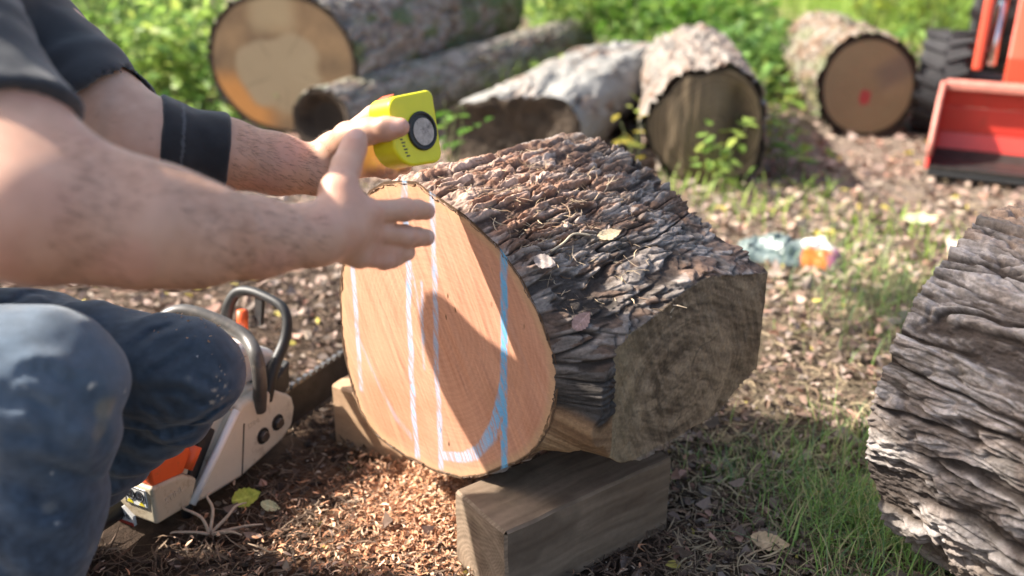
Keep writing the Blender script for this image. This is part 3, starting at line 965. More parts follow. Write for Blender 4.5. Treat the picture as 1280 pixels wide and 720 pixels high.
mot = 1.15 * (vnoise3(pts[:, 0] * 38, pts[:, 1] * 38, pts[:, 2] * 38, 3) * .6 + vnoise3(pts[:, 0] * 110, pts[:, 1] * 110, pts[:, 2] * 110, 4) * .4) - .08
cb = mixc((.55, .30, .195), (.68, .405, .285), mot)
red = 0
for c_, r_, w_ in [(rh['idx'][1], .016, .6), (rh['mid'][1], .016, .5), (rh['rng'][1], .015, .5), (rh['thb'][3], .013, .6), (rh['idx'][2], .012, .6), (rh['mid'][2], .012, .5), (lh['thb'][2], .013, .5), (ER, .06, .35),
                   (rh['idx'][4], .012, .5), (rh['mid'][4], .012, .5), (rh['thb'][4], .013, .4), (lh['thb'][4], .012, .5), (rh['thb'][1], .03, .3)]:
    red = np.maximum(red, w_ * near(c_, r_))
cb = mixc(cb, np.array([.68, .30, .22]), np.clip(red, 0, 1))
# nails
for tip, prev, out in [(rh['thb'][4], rh['thb'][3], -CF), (lh['thb'][4], lh['thb'][3], -CF), (rh['idx'][4], rh['idx'][3], -CF), (rh['mid'][4], rh['mid'][3], -CF)]:
    a = nrm(tip - prev); o = nrm(out - a * (out @ a)); w = np.cross(a, o); q = pts - (tip - a * .001)
    m = (np.abs(q @ a) < .0075) & (np.abs(q @ w) < .0068) & (q @ o > .0045) & (((q @ a) / .0085) ** 2 + ((q @ w) / .0072) ** 2 < 1)
    cb[m] = cb[m] * .35 + np.array([.68, .46, .38]) * .65
blot_ = sst(.55, .8, vnoise3(pts[:, 0] * 22, pts[:, 1] * 22, pts[:, 2] * 22, 31))
cb = mixc(cb, np.array([.66, .33, .24]), blot_ * .45)
frk = sst(.86, .93, vnoise3(pts[:, 0] * 150, pts[:, 1] * 150, pts[:, 2] * 150, 33))
cb = mixc(cb, np.array([.36, .19, .12]), frk * .25)
body = mesh_np('body', Vb, Fb, M['skin'], person, cb)

# ---- arm hair
fn_ = np.cross(Vb[Fb[:, 1]] - Vb[Fb[:, 0]], Vb[Fb[:, 2]] - Vb[Fb[:, 0]]); fl_ = np.linalg.norm(fn_, axis=1) + 1e-12
fc_ = Vb[Fb].mean(1); fn_ = fn_ / fl_[:, None]
for a_, b_, nh in ((ER, WR, 1900), (un(281, 192, 1.145), WL, 900)):
    ax_h = nrm(b_ - a_); t_ = (fc_ - a_) @ ax_h / np.linalg.norm(b_ - a_)
    ok_ = np.where((t_ > .02) & (t_ < .97) & (np.linalg.norm(fc_ - a_ - (t_ * np.linalg.norm(b_ - a_))[:, None] * ax_h, axis=1) < .075))[0]
    sel = rng.choice(ok_, nh)
    nn = fn_[sel]; root = fc_[sel]
    gdir = ax_h + rng.normal(0, .35, (nh, 3)) - UPV * .25; gdir -= nn * (gdir * nn).sum(1)[:, None]; gdir /= np.linalg.norm(gdir, axis=1)[:, None]
    ln_ = rng.uniform(.006, .015, nh)[:, None]; wd_ = np.cross(nn, gdir) * .00016
    m1 = root + gdir * ln_ * .5 + nn * ln_ * .22; m2 = root + gdir * ln_ + nn * ln_ * .20
    Vh_ = np.stack([root + wd_, root - wd_, m1 + wd_ * .8, m1 - wd_ * .8, m2], 1).reshape(-1, 3)
    bs = np.arange(nh)[:, None] * 5
    mesh_np('arm_hair', Vh_, [bs + np.array([[0, 1, 3, 2]]), bs + np.array([[2, 3, 4]])], M['armhair'], person)
# ---- shirt
def wr(p, s=1.0, k=6):
    return (vnoise3(p[:, 0] * 14 + p[:, 2] * 9, p[:, 1] * 14, p[:, 2] * 20 - p[:, 0] * 8, 5) - .5) * .012 * s + (vnoise3(p[:, 0] * 34, p[:, 1] * 34, p[:, 2] * 40, 6) - .5) * .005 * s


HEMR = ER * .82 + SR * .18; HEML = SL * .15 + EL * .85


def f_shirt(p):
    ch = (SR + SL) / 2 * .74 + PEL * .26
    d = chain(p, [NK - UPV * .05, ch, PEL + np.array([.0, 0, .02])], [.085, .145, .150], .05)
    d = smin(d, sd_cap(p, SR, SL, .075, .075), .09)
    d = smin(d, sd_cap(p, ch + np.array([.05, -.07, -.04]), ch + np.array([.05, .07, -.04]), .085, .085), .06)
    for s_, e_, hm, r in ((SR, ER, HEMR, .075), (SL, EL, HEML, .069)):
        ax = nrm(e_ - s_)
        sl = sd_cap(p, s_, hm + ax * .1, r, r + .003)
        fold = .0013 * np.sin((p @ ax) * 120 + 6 * vnoise3(p[:, 0] * 9, p[:, 1] * 9, p[:, 2] * 9, 18) + 4 * vnoise3(p[:, 0] * 20, p[:, 1] * 20, p[:, 2] * 20, 8))
        sl = smax(sl + fold, (p - hm) @ ax, .004)
        inner = sd_cap(p, s_ * .5 + hm * .5, hm + ax * .2, r - .006, r - .004)
        sl = smax(sl, -smax(inner, -((p - (hm - ax * .03)) @ ax), .004), .003)
        d = smin(d, sl, .03)
    d = smax(d, -sd_cap(p, NK + np.array([.02, 0, .03]), NK + np.array([.10, 0, .2]), .058, .07), .01)
    d = smax(d, PEL[2] - .10 - p[:, 2] + .3 * (p[:, 0] - PEL[0]) * 0, .01)
    return d + wr(p)


Vs, Fs = sdf_mesh(f_shirt, (-1.2, .70, .30), (-.28, 1.42, 1.18), .0055, B=14)
nz = vnoise3(Vs[:, 0] * 25, Vs[:, 1] * 25, Vs[:, 2] * 25, 9)
cs = mixc((.030, .031, .036), (.050, .052, .058), nz)
mesh_np('shirt', Vs, Fs, M['shirt'], person, cs)

# ---- elbow sleeve on the far arm
fdl = nrm(WL - EL)
bA = un(196, 181, 1.11); bB = un(281, 192, 1.145)


def f_brace(p):
    ax = nrm(bB - bA)
    d = sd_cap(p, bA - ax * .05, bB + ax * .05, .0455, .0445)
    d = smin(d, f_arm_l(p) - .0035, .012)
    d = smax(smax(d, (p - bB) @ ax, .004), (bA - p) @ ax, .004)
    return d + .0012 * np.sin((p @ ax) * 420) * 0 + .002 * (vnoise3(p[:, 0] * 60, p[:, 1] * 60, p[:, 2] * 60, 2) - .5)


Vv, Fv = sdf_mesh(f_brace, np.minimum(bA, bB) - .09, np.maximum(bA, bB) + .09, .0032, B=14)
axb = nrm(bB - bA); tb = (Vv - bA) @ axb
cv = mixc((.016, .016, .018), (.028, .028, .031), vnoise3(Vv[:, 0] * 90, Vv[:, 1] * 90, Vv[:, 2] * 90, 4))
cv[np.abs(tb - .024) < .0016] = (.09, .09, .095)
mesh_np('elbow_brace', Vv, Fv, M['brace'], person, cv)

# ---- jeans
KRt = KR + np.array([0, 0, .0])


def f_jeans(p):
    d = sd_cap(p, PEL + np.array([0, -.08, 0]), PEL + np.array([0, .08, 0]), .132, .132)
    # near leg
    n1 = chain(p, [HIPR, KR + np.array([-.01, 0, .003])], [.105, .082], .03)
    sh = chain(p, [KR + np.array([.004, 0, -.01]), KR * .6 + ANR * .4, ANR + UPV * .03], [.083, .084, .074], .03)
    n1 = smin(n1, sh, .035)
    ang = np.arctan2(p[:, 1] - KR[1], p[:, 0] - KR[0])
    zz = p[:, 2]
    fold = .0028 * np.sin(zz * 62 + 2.2 * np.sin(ang * 1.0 + 1) + 5 * vnoise3(p[:, 0] * 9, p[:, 1] * 9, p[:, 2] * 9, 3)) * np.exp(-((zz - (KR[2] - .03)) / .12) ** 2)
    n1 = n1 + fold
    # far leg: thigh, then shin folded back under it
    n2 = chain(p, [HIPL, KL * .5 + HIPL * .5, KL], [.105, .096, .072], .03)
    sh2 = chain(p, [KL + np.array([-.012, -.004, -.062]), KL * .55 + ANL * .45 - UPV * .035, ANL], [.040, .070, .058], .03)
    seam = smin(n2, sh2, .004)
    rel = p - KL
    fold2 = .004 * np.sin((rel[:, 0] * .9 + rel[:, 2] * 1.5) * 75 + 5 * vnoise3(p[:, 0] * 10, p[:, 1] * 10, p[:, 2] * 10, 7)) * np.exp(-((rel[:, 0] + .10) / .11) ** 2)
    rr = np.abs(2 * vnoise3(rel[:, 0] * 9 + rel[:, 2] * 6, p[:, 1] * 9, rel[:, 2] * 24 - rel[:, 0] * 14, 41) - 1)
    n2 = seam + fold2 + .0065 * sst(.32, .0, rr) * sst(.02, -.12, rel[:, 0])
    rq = p - KR
    r2 = np.abs(2 * vnoise3(rq[:, 0] * 7, p[:, 1] * 7, rq[:, 2] * 9 + rq[:, 0] * 11 + rq[:, 1] * 7, 43) - 1)
    n1 = n1 + .0055 * sst(.42, .0, r2) * sst(.02, -.05, rq[:, 2])
    d = smin(d, n1, .04); d = smin(d, n2, .04)
    return d + (vnoise3(p[:, 0] * 26, p[:, 1] * 26, p[:, 2] * 22, 12) - .5) * .007 + (vnoise3(p[:, 0] * 60, p[:, 1] * 60, p[:, 2] * 50, 13) - .5) * .002


Vj, Fj = sdf_mesh(f_jeans, (-1.2, .70, .04), (-.30, 1.36, .66), .0042, B=16)
wn = vnoise3(Vj[:, 0] * 13, Vj[:, 1] * 13, Vj[:, 2] * 13, 14) * .6 + vnoise3(Vj[:, 0] * 40, Vj[:, 1] * 40, Vj[:, 2] * 40, 15) * .4
cj = mixc((.026, .039, .060), (.066, .092, .130), wn)
cj = cj * (1 + .9 * (vnoise3(Vj[:, 0] * 160, Vj[:, 1] * 160, Vj[:, 2] * 160, 16) - .5))[:, None]
fade = np.exp(-(((Vj - (KR + np.array([.05, -.03, .05]))) / np.array([.12, .12, .09])) ** 2).sum(1))
cj = mixc(cj, np.array([.13, .185, .25]), np.clip(fade * (.55 + .8 * (wn - .4)), 0, 1))
fade2 = np.exp(-(((Vj - (KL + np.array([.0, -.03, .05]))) / np.array([.13, .12, .06])) ** 2).sum(1))
cj = mixc(cj, np.array([.075, .11, .15]), np.clip(fade2 * .5, 0, 1))


def ray_hit(V, x, y):      # nearest surface point along a line of sight, to place stains where they are seen
    r = nrm(ray(x, y)); q = V - CAM; t = q @ r
    dd = np.sqrt(((q - t[:, None] * r) ** 2).sum(1))
    m = dd < .006
    return V[m][np.argmin(t[m])] if m.any() else CAM + r


# creases pressed into the cloth: folds behind the knees and along the bent thigh
for pl, dep, wdt in [([(168, 472), (200, 452), (240, 428)], .005, .0055), ([(160, 528), (205, 546), (252, 530), (298, 500)], .010, .006), ([(164, 548), (200, 560), (242, 552)], .006, .006), ([(174, 506), (196, 520), (214, 545)], .006, .0055),
                     ([(158, 432), (188, 410), (214, 402)], .004, .006), ([(10, 470), (50, 462), (88, 482), (112, 522)], .008, .009), ([(0, 502), (40, 506), (84, 534)], .008, .009), ([(0, 548), (52, 550), (98, 574)], .007, .010),
                     ([(104, 462), (128, 515), (134, 585)], .006, .010), ([(20, 610), (60, 640), (110, 650)], .006, .011), ([(250, 470), (275, 482), (297, 478)], .003, .005), ([(190, 488), (225, 492), (262, 512)], .005, .006)]:
    xs_ = np.concatenate([np.linspace(pl[i][0], pl[i + 1][0], 10) for i in range(len(pl) - 1)]); ys_ = np.concatenate([np.linspace(pl[i][1], pl[i + 1][1], 10) for i in range(len(pl) - 1)])
    H_ = np.array([ray_hit(Vj, x_, y_) for x_, y_ in zip(xs_, ys_)])
    near_ = np.where(np.linalg.norm(Vj - H_.mean(0), axis=1) < .16)[0]
    dd = np.sqrt(((Vj[near_][:, None] - H_[None]) ** 2).sum(2)); kmin = dd.argmin(1); dmin = dd.min(1)
    fade_ = np.sin(math.pi * (kmin + 1) / (len(H_) + 1)) ** .6
    vdir = nrm(H_.mean(0) - CAM)
    off_ = (dep * np.exp(-(dmin / wdt) ** 2) - .45 * dep * np.exp(-((dmin - 2.0 * wdt) / wdt) ** 2)) * fade_
    Vj[near_] += off_[:, None] * vdir
    cj[near_] = mixc(cj[near_], np.array([.12, .155, .20]), np.exp(-((dmin - 2.0 * wdt) / (.8 * wdt)) ** 2) * fade_ * .35)


for (x, y, r, k, c_) in [(113, 486, .0045, 1, (.62, .60, .54)), (163, 490, .003, .8, (.5, .48, .42)), (252, 444, .0024, 1, (.6, .6, .58)), (70, 596, .003, .7, (.5, .5, .48)), (74, 660, .0035, .7, (.45, .45, .43)),
                         (24, 482, .004, .5, (.4, .42, .42)), (138, 515, .018, .55, (.32, .27, .18)), (130, 540, .014, .4, (.3, .25, .17)), (60, 640, .010, .3, (.3, .3, .28)), (120, 690, .012, .3, (.3, .3, .28)), (230, 470, .004, .4, (.3, .3, .28))] + [(int(282 + 7 * math.sin(i * 2.1) - i * .6), int(462 + i * 5.5), .0018 + .0008 * (i % 3), .8, (.55, .45, .34)) for i in range(9)]:
    h = ray_hit(Vj, x, y)
    dd = np.sqrt(((Vj - h) ** 2).sum(1)) + .004 * (wn - .5)
    cj = mixc(cj, np.array(c_), sst(r, r * .45, dd) * k)
# outer seams
ax = nrm(ANR - KR); 
q = Vj - KR; lat_ = q - (q @ ax)[:, None] * ax
seam_m = (np.abs(lat_[:, 0] - .004) < .0034) & (lat_[:, 1] < -.03) & (q @ ax > .0)
cj[seam_m] = cj[seam_m] * .55 + np.array([.13, .15, .17]) * .45
mesh_np('jeans', Vj, Fj, M['denim'], person, cj)

# ---- boots, hair (mostly outside the picture)
for an, toe in ((ANR, np.array([.19, .02, -.03])), (ANL, np.array([.10, .0, -.09]))):
    def f_boot(p, an=an, toe=toe):
        d = chain(p, [an + UPV * .05, an - UPV * .02, an + toe * .5 - UPV * .015, an + toe], [.052, .054, .046, .04], .03)
        return smax(d, .004 - p[:, 2], .006)
    Vt, Ft = sdf_mesh(f_boot, np.minimum(an, an + toe) - .09, np.maximum(an, an + toe) + .12, .007, B=10)
    mesh_np('boot', Vt, Ft, M['boot'], person)


def f_hair(p):
    fw = nrm([.72, .06, -.68]); sd = nrm(np.cross(fw, [0, 0, 1])); up = np.cross(sd, fw); A = np.array([fw, sd, up])
    d = sd_ell(p, HD - fw * .008 + up * .008, A, (.106, .085, .110))
    cut = (p - (HD + fw * .030)) @ nrm(fw * .8 - up * .6)
    return smax(d, cut, .01) + (vnoise3(p[:, 0] * 90, p[:, 1] * 90, p[:, 2] * 90, 2) - .5) * .006


Vh, Fh = sdf_mesh(f_hair, HD - .15, HD + .15, .006, B=10)
mesh_np('hair', Vh, Fh, M['hair'], person)

# ================================================================ tape measure
tape = thing('tape_measure', 'bright yellow tape measure held in the far hand above the log', 'tape measure', TP)
tn = nrm([.74, -.62, .26])                       # face normal, towards the viewer and a little right
tu = nrm(UPV * 1.0 + np.array([.02, 0, 0]) - tn * ((UPV) @ tn)); tw = np.cross(tu, tn)
tu = nrm(tu - tw * -.06); tw = np.cross(tu, tn)


def tpt(w, u, n): return TP + tw * w + tu * u + tn * n


if (tw @ CR) < 0: tw = -tw


def case_profile(k=1.0):
    pr = []
    def arc(cx, cy, r, a0, a1, n=8):
        for i in range(n + 1):
            a = math.radians(a0 + (a1 - a0) * i / n); pr.append((cx + r * math.cos(a), cy + r * math.sin(a)))
    W, H = .038, .046
    arc(W - .010, H - .010, .010, 90, 0); arc(W - .014, -H + .014, .014, 0, -90)
    arc(-.010, -H + .032, .032, -90, -170); arc(-W + .016, H - .022, .018, 180, 100)
    return [(x * k, y * k) for x, y in pr]


T_ = .021
cs_ = MB(); cs_.prism([tpt(x, y, T_) for x, y in case_profile()], -tn * 2 * T_)
cs_.build('case', M['yellow'], tape, bevel=.0042, seg=3)
rm = MB(); rr_ = []
for i in range(41):
    a = 2 * math.pi * i / 40; rr_.append(tpt(.008 + .0225 * math.cos(a), -.004 + .0225 * math.sin(a), T_ + .0012))
rm.tube(rr_, .0022, 10, cap=False); rm.build('disc_rim', M['black'], tape, smooth=True)
dk = MB(); dk.disc(tpt(.008, -.004, T_ - .002), tn, .0222, .0032, 40); dk.build('disc_recess', M['black'], tape)
dk = MB(); dk.disc(tpt(.0095, -.005, T_ + .0008), tn,  .0172, .0014, 40); dk.build('disc_label', M['sticker'], tape)
lk = MB(); lk.prism([tpt(x, y, T_ * .55) for x, y in ((-.031, .036), (-.022, .0425), (-.019, .0455), (-.030, .041))], -tn * T_ * 1.1); lk.build('lock_button', M['orange'], tape, bevel=.0015)
tk = MB()
for i in range(7):
    x = -.0315 + .0012 * i; y = -.006 - .0042 * i
    tk.prism([tpt(x, y, T_ + .0003), tpt(x + .006 - (i % 2) * .002, y, T_ + .0003), tpt(x + .006 - (i % 2) * .002, y - .0018, T_ + .0003), tpt(x, y - .0018, T_ + .0003)], -tn * .001)
tk.build('printed_mark', M['label_black'], tape)
# ================================================================ chainsaw
e1 = nrm([.44, .9, 0]); et = np.array([e1[1], -e1[0], 0])
SO = np.array([-.63, 1.197, 0]) + et * .045
saw = thing('chainsaw', 'cream and orange chainsaw with grey wrap handle resting on the ground by the knee', 'chainsaw', (SO[0] + .1, SO[1] + .2, 0))


def sp(s, t, h): return SO + e1 * s + et * t + UPV * h


def sx(v): return sp(*v)


def plate(poly, t0, t1, name, matk, bevel=.004, seg=3):
    m = MB(); m.prism([sp(s, t0, h) for s, h in poly], et * (t1 - t0)); return m.build(name, M[matk], saw, bevel=bevel, seg=seg)


# clutch cover
cover = plate([(.128, .034), (.16, .028), (.245, .020), (.36, .034), (.392, .050), (.404, .082), (.400, .106), (.385, .122), (.352, .147), (.318, .156), (.268, .158), (.252, .148)], -.045, 0, 'clutch_cover', 'sawwhite', .009, 4)
m = MB(); m.prism([sp(.2440, .0010, .026), sp(.2465, .0010, .026), sp(.2665, .0010, .120), sp(.2640, .0010, .120)], -et * .004); m.build('cover_seam', M['black'], saw)
for s, h in ((.308, .072), (.350, .078)):
    m = MB(); c = sp(s, -.002, h)
    m.tube([c, c + et * .0035], .0155, 24); m.build('nut_recess', M['black'], saw)
    m = MB(); m.tube([c + et * .003, c + et * .011], .0105, 6); m.build('bar_nut', M['steel'], saw, bevel=.001)
# edge bar of the cover (front rib in white plastic, the edge highlight put into its colour)
MB().tube([sp(.128, -.004, .036), sp(.19, -.002, .094), sp(.256, -.004, .150)], .007, 10).build('cover_rib_highlight', M['sawtop'], saw, smooth=True)
# main housing
plate([(.056, .040), (.10, .030), (.30, .030), (.385, .05), (.392, .10), (.352, .150), (.30, .168), (.20, .170), (.13, .140), (.062, .140)], -.175, -.022, 'crankcase', 'sawwhite', .010, 3)
# lower rear corner block (fuel tank / rear foot), a little proud of the side
plate([(.053, .042), (.128, .034), (.15, .075), (.123, .098), (.100, .104), (.055, .112)], -.150, -.004, 'tank_housing', 'sawwhite_shaded', .007, 3)
plate([(.060, .109), (.100, .101), (.126, .096), (.152, .128), (.135, .146), (.060, .146)], -.160, -.008, 'orange_shroud', 'orange', .006, 3)
MB().tube([sp(.135, -.012, .10), sp(.16, -.010, .13)], .011, 16).build('tank_cap', M['orange'], saw, smooth=True)
# black plate in the gap between tank and cover
plate([(.132, .060), (.158, .062), (.215, .130), (.198, .146), (.18, .142)], -.10, -.016, 'gap_plate', 'black', .003, 2)
MB().tube([sp(.128, -.02, .008), sp(.132, -.018, .03), sp(.15, -.02, .036)], .010, 10).build('rubber_foot', M['black'], saw, smooth=True)
# top cover (white), filter cover, rear handle
plate([(.13, .165), (.34, .150), (.415, .150), (.425, .182), (.37, .220), (.30, .236), (.19, .234), (.14, .205)], -.160, -.045, 'top_cover', 'sawtop', .016, 4)
plate([(.06, .140), (.135, .146), (.17, .20), (.12, .215), (.05, .20)], -.135, -.05, 'filter_cover', 'orange', .012, 3)
rh_ = MB(); rh_.tube([sp(.09, -.09, .20), sp(.02, -.09, .215), (sp(-.07, -.09, .20)), sp(-.135, -.09, .15), sp(-.14, -.09, .09), sp(-.08, -.09, .052), sp(.06, -.09, .05)], [.024, .019, .017, .018, .018, .017, .02], 14)
rh_.build('rear_handle', M['black'], saw, smooth=True)
# wrap handle
def spx(x, y, t):
    r = ray(x, y); o = SO + et * t
    return CAM + r * ((et @ (o - CAM)) / (et @ r))


pts_h = [spx(324, 512, -.004), spx(325, 478, .010), spx(320, 446, .004), spx(309, 424, -.030), spx(290, 410, -.065), spx(262, 397, -.110), spx(232, 389, -.155), spx(210, 394, -.185), spx(200, 410, -.200), spx(198, 440, -.205), spx(204, 480, -.19)]
pts_h0 = [sp(.335, -.004, .105), sp(.328, .014, .150), sp(.318, .010, .200), sp(.308, -.012, .243), sp(.296, -.045, .264), sp(.282, -.10, .276), sp(.268, -.16, .284), sp(.255, -.195, .272), sp(.25, -.208, .235), sp(.245, -.205, .16), sp(.24, -.17, .08)]


def smooth_path(P, n=6):
    P = [np.asarray(p) for p in P]; out = []
    for i in range(len(P) - 1):
        p0 = P[max(i - 1, 0)]; p1 = P[i]; p2 = P[i + 1]; p3 = P[min(i + 2, len(P) - 1)]
        for t in np.linspace(0, 1, n, endpoint=False):
            out.append(.5 * ((2 * p1) + (-p0 + p2) * t + (2 * p0 - 5 * p1 + 4 * p2 - p3) * t * t + (-p0 + 3 * p1 - 3 * p2 + p3) * t ** 3))
    return out + [P[-1]]


hp = smooth_path(pts_h)
MB().tube(hp, .0128, 16).build('wrap_handle', M['handle'], saw, smooth=True)
# hand guard: a bent loop in front of the handle
gp = smooth_path([spx(332, 500, -.012), spx(341, 462, -.008), spx(355, 428, -.008), spx(359, 402, -.012), spx(352, 383, -.030), spx(332, 371, -.070), spx(312, 364, -.110), spx(296, 366, -.140), spx(286, 382, -.155), spx(281, 410, -.165)])
gp0 = smooth_path([sp(.375, -.012, .135), sp(.408, -.008, .180), sp(.440, -.008, .222), sp(.455, -.014, .250), sp(.462, -.034, .268), sp(.466, -.08, .282), sp(.468, -.125, .290), sp(.462, -.148, .280), sp(.448, -.158, .250), sp(.42, -.165, .200)])
g = MB(); n_ = len(gp)
g.tube(gp, [.013 - .004 * math.sin(math.pi * i / (n_ - 1)) for i in range(n_)], 12); g.build('hand_guard', M['black'], saw, smooth=True)
plate([(.36, .10), (.40, .13), (.408, .18), (.385, .17), (.345, .152)], -.06, -.004, 'guard_base', 'black', .006, 2)
MB().prism([spx(328, 372, -.075), spx(326, 408, -.075), spx(318, 408, -.095), spx(318, 370, -.095)], e1 * .010).build('guard_spoke', M['black'], saw, bevel=.002)
MB().tube([spx(303, 412, -.115), spx(303, 388, -.115)], .011, 12).build('guard_spring_cap', M['orange'], saw, smooth=True)
# guide bar and chain
bar = [(.37, .035), (.44, .026), (.92, .030), (.955, .045), (.965, .066), (.955, .087), (.92, .102), (.44, .104), (.37, .095)]
plate(bar, -.034, -.029, 'guide_bar', 'barsteel', .001, 1)
ch = MB()
loop = []
for i in range(len(bar)):
    a = np.array(bar[i]); b = np.array(bar[(i + 1) % len(bar)])
    k_ = max(1, int(np.linalg.norm(b - a) / .019))
    for t in range(k_): loop.append((a + (b - a) * t / k_, nrm(b - a)))
for (p_, d_) in loop:
    if p_[0] < .385: continue
    nrm2 = np.array([d_[1], -d_[0]])
    q = [p_ - d_ * .008 - nrm2 * .001, p_ + d_ * .008 - nrm2 * .001, p_ + d_ * .006 + nrm2 * .006, p_ - d_ * .003 + nrm2 * .0075]
    ch.prism([sp(a_[0], -.036, a_[1]) for a_ in q], et * .009)
ch.build('chain', M['steel'], saw)
plate([(.385, .045), (.415, .036), (.425, .06), (.418, .085), (.385, .092)], -.028, -.018, 'bumper_spike', 'black', .001, 1)
# labels on the rear face (faces the viewer): safety pictograms, and the lower maker's plate
fn = -e1
lab = MB(); lc = (0.0555, -.052, .088)


def lp(a, b, o=0.0): return sp(.0530 - .001 - o, -.012 - a, .055 + b)


lab.prism([lp(.006, .016), lp(.052, .016), lp(.052, .050), lp(.006, .050)], -fn * .002); 
lab.build('warning_label', M['label_white'], saw)
fr_ = MB()
for (a0, a1, b0_, b1_) in ((.006, .052, .016, .0172), (.006, .052, .0488, .050), (.006, .0072, .016, .050), (.0508, .052, .016, .050)):
    fr_.prism([lp(a0, b0_, .0006), lp(a1, b0_, .0006), lp(a1, b1_, .0006), lp(a0, b1_, .0006)], -fn * .0005)
for ca in (.019, .039):         # two head-in-a-ring pictograms
    ring_pts = [lp(ca + .0085 * math.cos(t), .036 + .0095 * math.sin(t), .0006) for t in np.linspace(0, 2 * math.pi, 21)]
    fr_.tube(ring_pts, .0011, 6, cap=False)
    fr_.prism([lp(ca + .0042 * math.cos(t), .0375 + .0048 * math.sin(t), .0007) for t in np.linspace(0, 2 * math.pi, 14, endpoint=False)], -fn * .0005)
    fr_.prism([lp(ca - .0055, .029, .0007), lp(ca + .0055, .029, .0007), lp(ca + .003, .0325, .0007), lp(ca - .003, .0325, .0007)], -fn * .0005)
fr_.build('label_pictogram', M['label_black'], saw)
tri = MB()
tri.prism([lp(.035, .0185, .0006), lp(.0495, .0185, .0006), lp(.0425, .0305, .0006)], -fn * .0005)
tri.prism([lp(.010, .0185, .0006), lp(.024, .0185, .0006), lp(.017, .0265, .0006)], -fn * .0005)
tri.build('label_triangle', M['label_yellow'], saw)
lb2 = MB(); lb2.prism([lp(.040, -.026, .004), lp(.085, -.026, .004), lp(.085, .006, .004), lp(.060, .006, .004), lp(.040, -.008, .004)], -fn * .006); lb2.build('rear_plate', M['label_white'], saw)
lb3 = MB(); lb3.prism([lp(.040, -.026, .0045), lp(.085, -.026, .0045), lp(.085, -.020, .0045), lp(.040, -.020, .0045)], -fn * .001)
lb3.build('plate_stripe', M['label_red'], saw)


def text_obj(name, body_, size, origin, xdir, ydir, matk, parent, ext=.0003):
    cu = bpy.data.curves.new(name, 'FONT'); cu.body = body_; cu.size = size; cu.extrude = ext; cu.align_x = 'CENTER'; cu.align_y = 'CENTER'
    o = bpy.data.objects.new(name, cu); COL.objects.link(o)
    x = nrm(xdir); y = nrm(ydir); z = np.cross(x, y)
    mw = Matrix(((x[0], y[0], z[0], origin[0]), (x[1], y[1], z[1], origin[1]), (x[2], y[2], z[2], origin[2]), (0, 0, 0, 1)))
    dg = bpy.context.evaluated_depsgraph_get(); me = bpy.data.meshes.new_from_object(o.evaluated_get(dg))
    bpy.data.objects.remove(o)
    me.transform(mw); me.transform(Matrix.Translation(-Vector(parent.location)))
    me.materials.clear(); me.materials.append(M[matk])
    o2 = bpy.data.objects.new(name, me); COL.objects.link(o2); o2.parent = parent
    return o2


text_obj('plate_lettering', 'STIHL', .012, lp(.060, -.010, .0046), et, UPV, 'label_black', saw)
text_obj('side_lettering', 'STIHL', .016, sp(.096, -.0034, .075), e1 * .95 + UPV * .1, UPV * .97 - e1 * .1, 'faint', saw)
text_obj('cover_lettering', 'STIHL', .013, sp(.29, .0003, .108), e1, UPV, 'faint', saw)
# ================================================================ tractor with front loader
BL = G(1157, 224)
trac = thing('tractor', 'orange red tractor with its loader bucket lowered to the ground', 'tractor', (BL[0] + .6, BL[1] + .9, 0))
bx, by = BL[0], BL[1]; W = 1.25
taz = math.radians(28); tdir = np.array([-math.sin(taz), -math.cos(taz), 0]); tr = np.array([math.cos(taz), -math.sin(taz), 0])        # bucket opens towards the viewer


def tp(r, b, h): return np.array([bx, by, 0]) + tr * r - tdir * (b * (.66 if b < .46 else 1) - (.16 if b >= .46 else 0)) + UPV * h


prof = [(0.0, .055), (.10, .045), (.30, .050), (.38, .075), (.42, .14), (.42, .24), (.40, .315), (.36, .325)]
def bucket_shell(rng_):
    m = MB(); th = .012
    for i in rng_:
        (b0_, h0_), (b1_, h1_) = prof[i], prof[i + 1]
        n2 = nrm([-(h1_ - h0_), b1_ - b0_]) * th
        m.prism([tp(0, b0_, h0_), tp(0, b1_, h1_), tp(0, b1_ + n2[0] * -1, h1_ - n2[1]), tp(0, b0_ - n2[0], h0_ - n2[1])], tr * W)
    return m
bucket_shell(range(3, 7)).build('bucket', M['tractor'], trac, bevel=.003, seg=1)
bucket_shell(range(0, 3)).build('bucket_floor', M['barsteel'], trac)  # dark steel, with the shadow low in the bucket put into its colour
for r in (-.012, W):
    m = MB(); m.prism([tp(r, b, h) for b, h in [(.02, .04), (.30, .035), (.39, .06), (.435, .14), (.435, .25), (.41, .33), (.33, .33), (.20, .27), (.05, .11)]], tr * .012)
    m.build('bucket_side', M['tractor'], trac, bevel=.002, seg=1)
    m = MB(); m.tube([tp(r + .006, .03, .09), tp(r + .006, .06, .14), tp(r + .006, .20, .28), tp(r + .006, .33, .34)], .011, 8); m.build('side_edge', M['worn'], trac, smooth=True)
MB().prism([tp(0, -.03, .02), tp(0, .14, .018), tp(0, .14, .050), tp(0, -.03, .034)], tr * W).build('cutting_edge', M['black'], trac, bevel=.003)  # black lip, its colour also standing for the shadow under the bucket
MB().prism([tp(0, .335, .312), tp(0, .43, .308), tp(0, .43, .348), tp(0, .335, .344)], tr * W).build('bucket_lip', M['worn'], trac, bevel=.006)
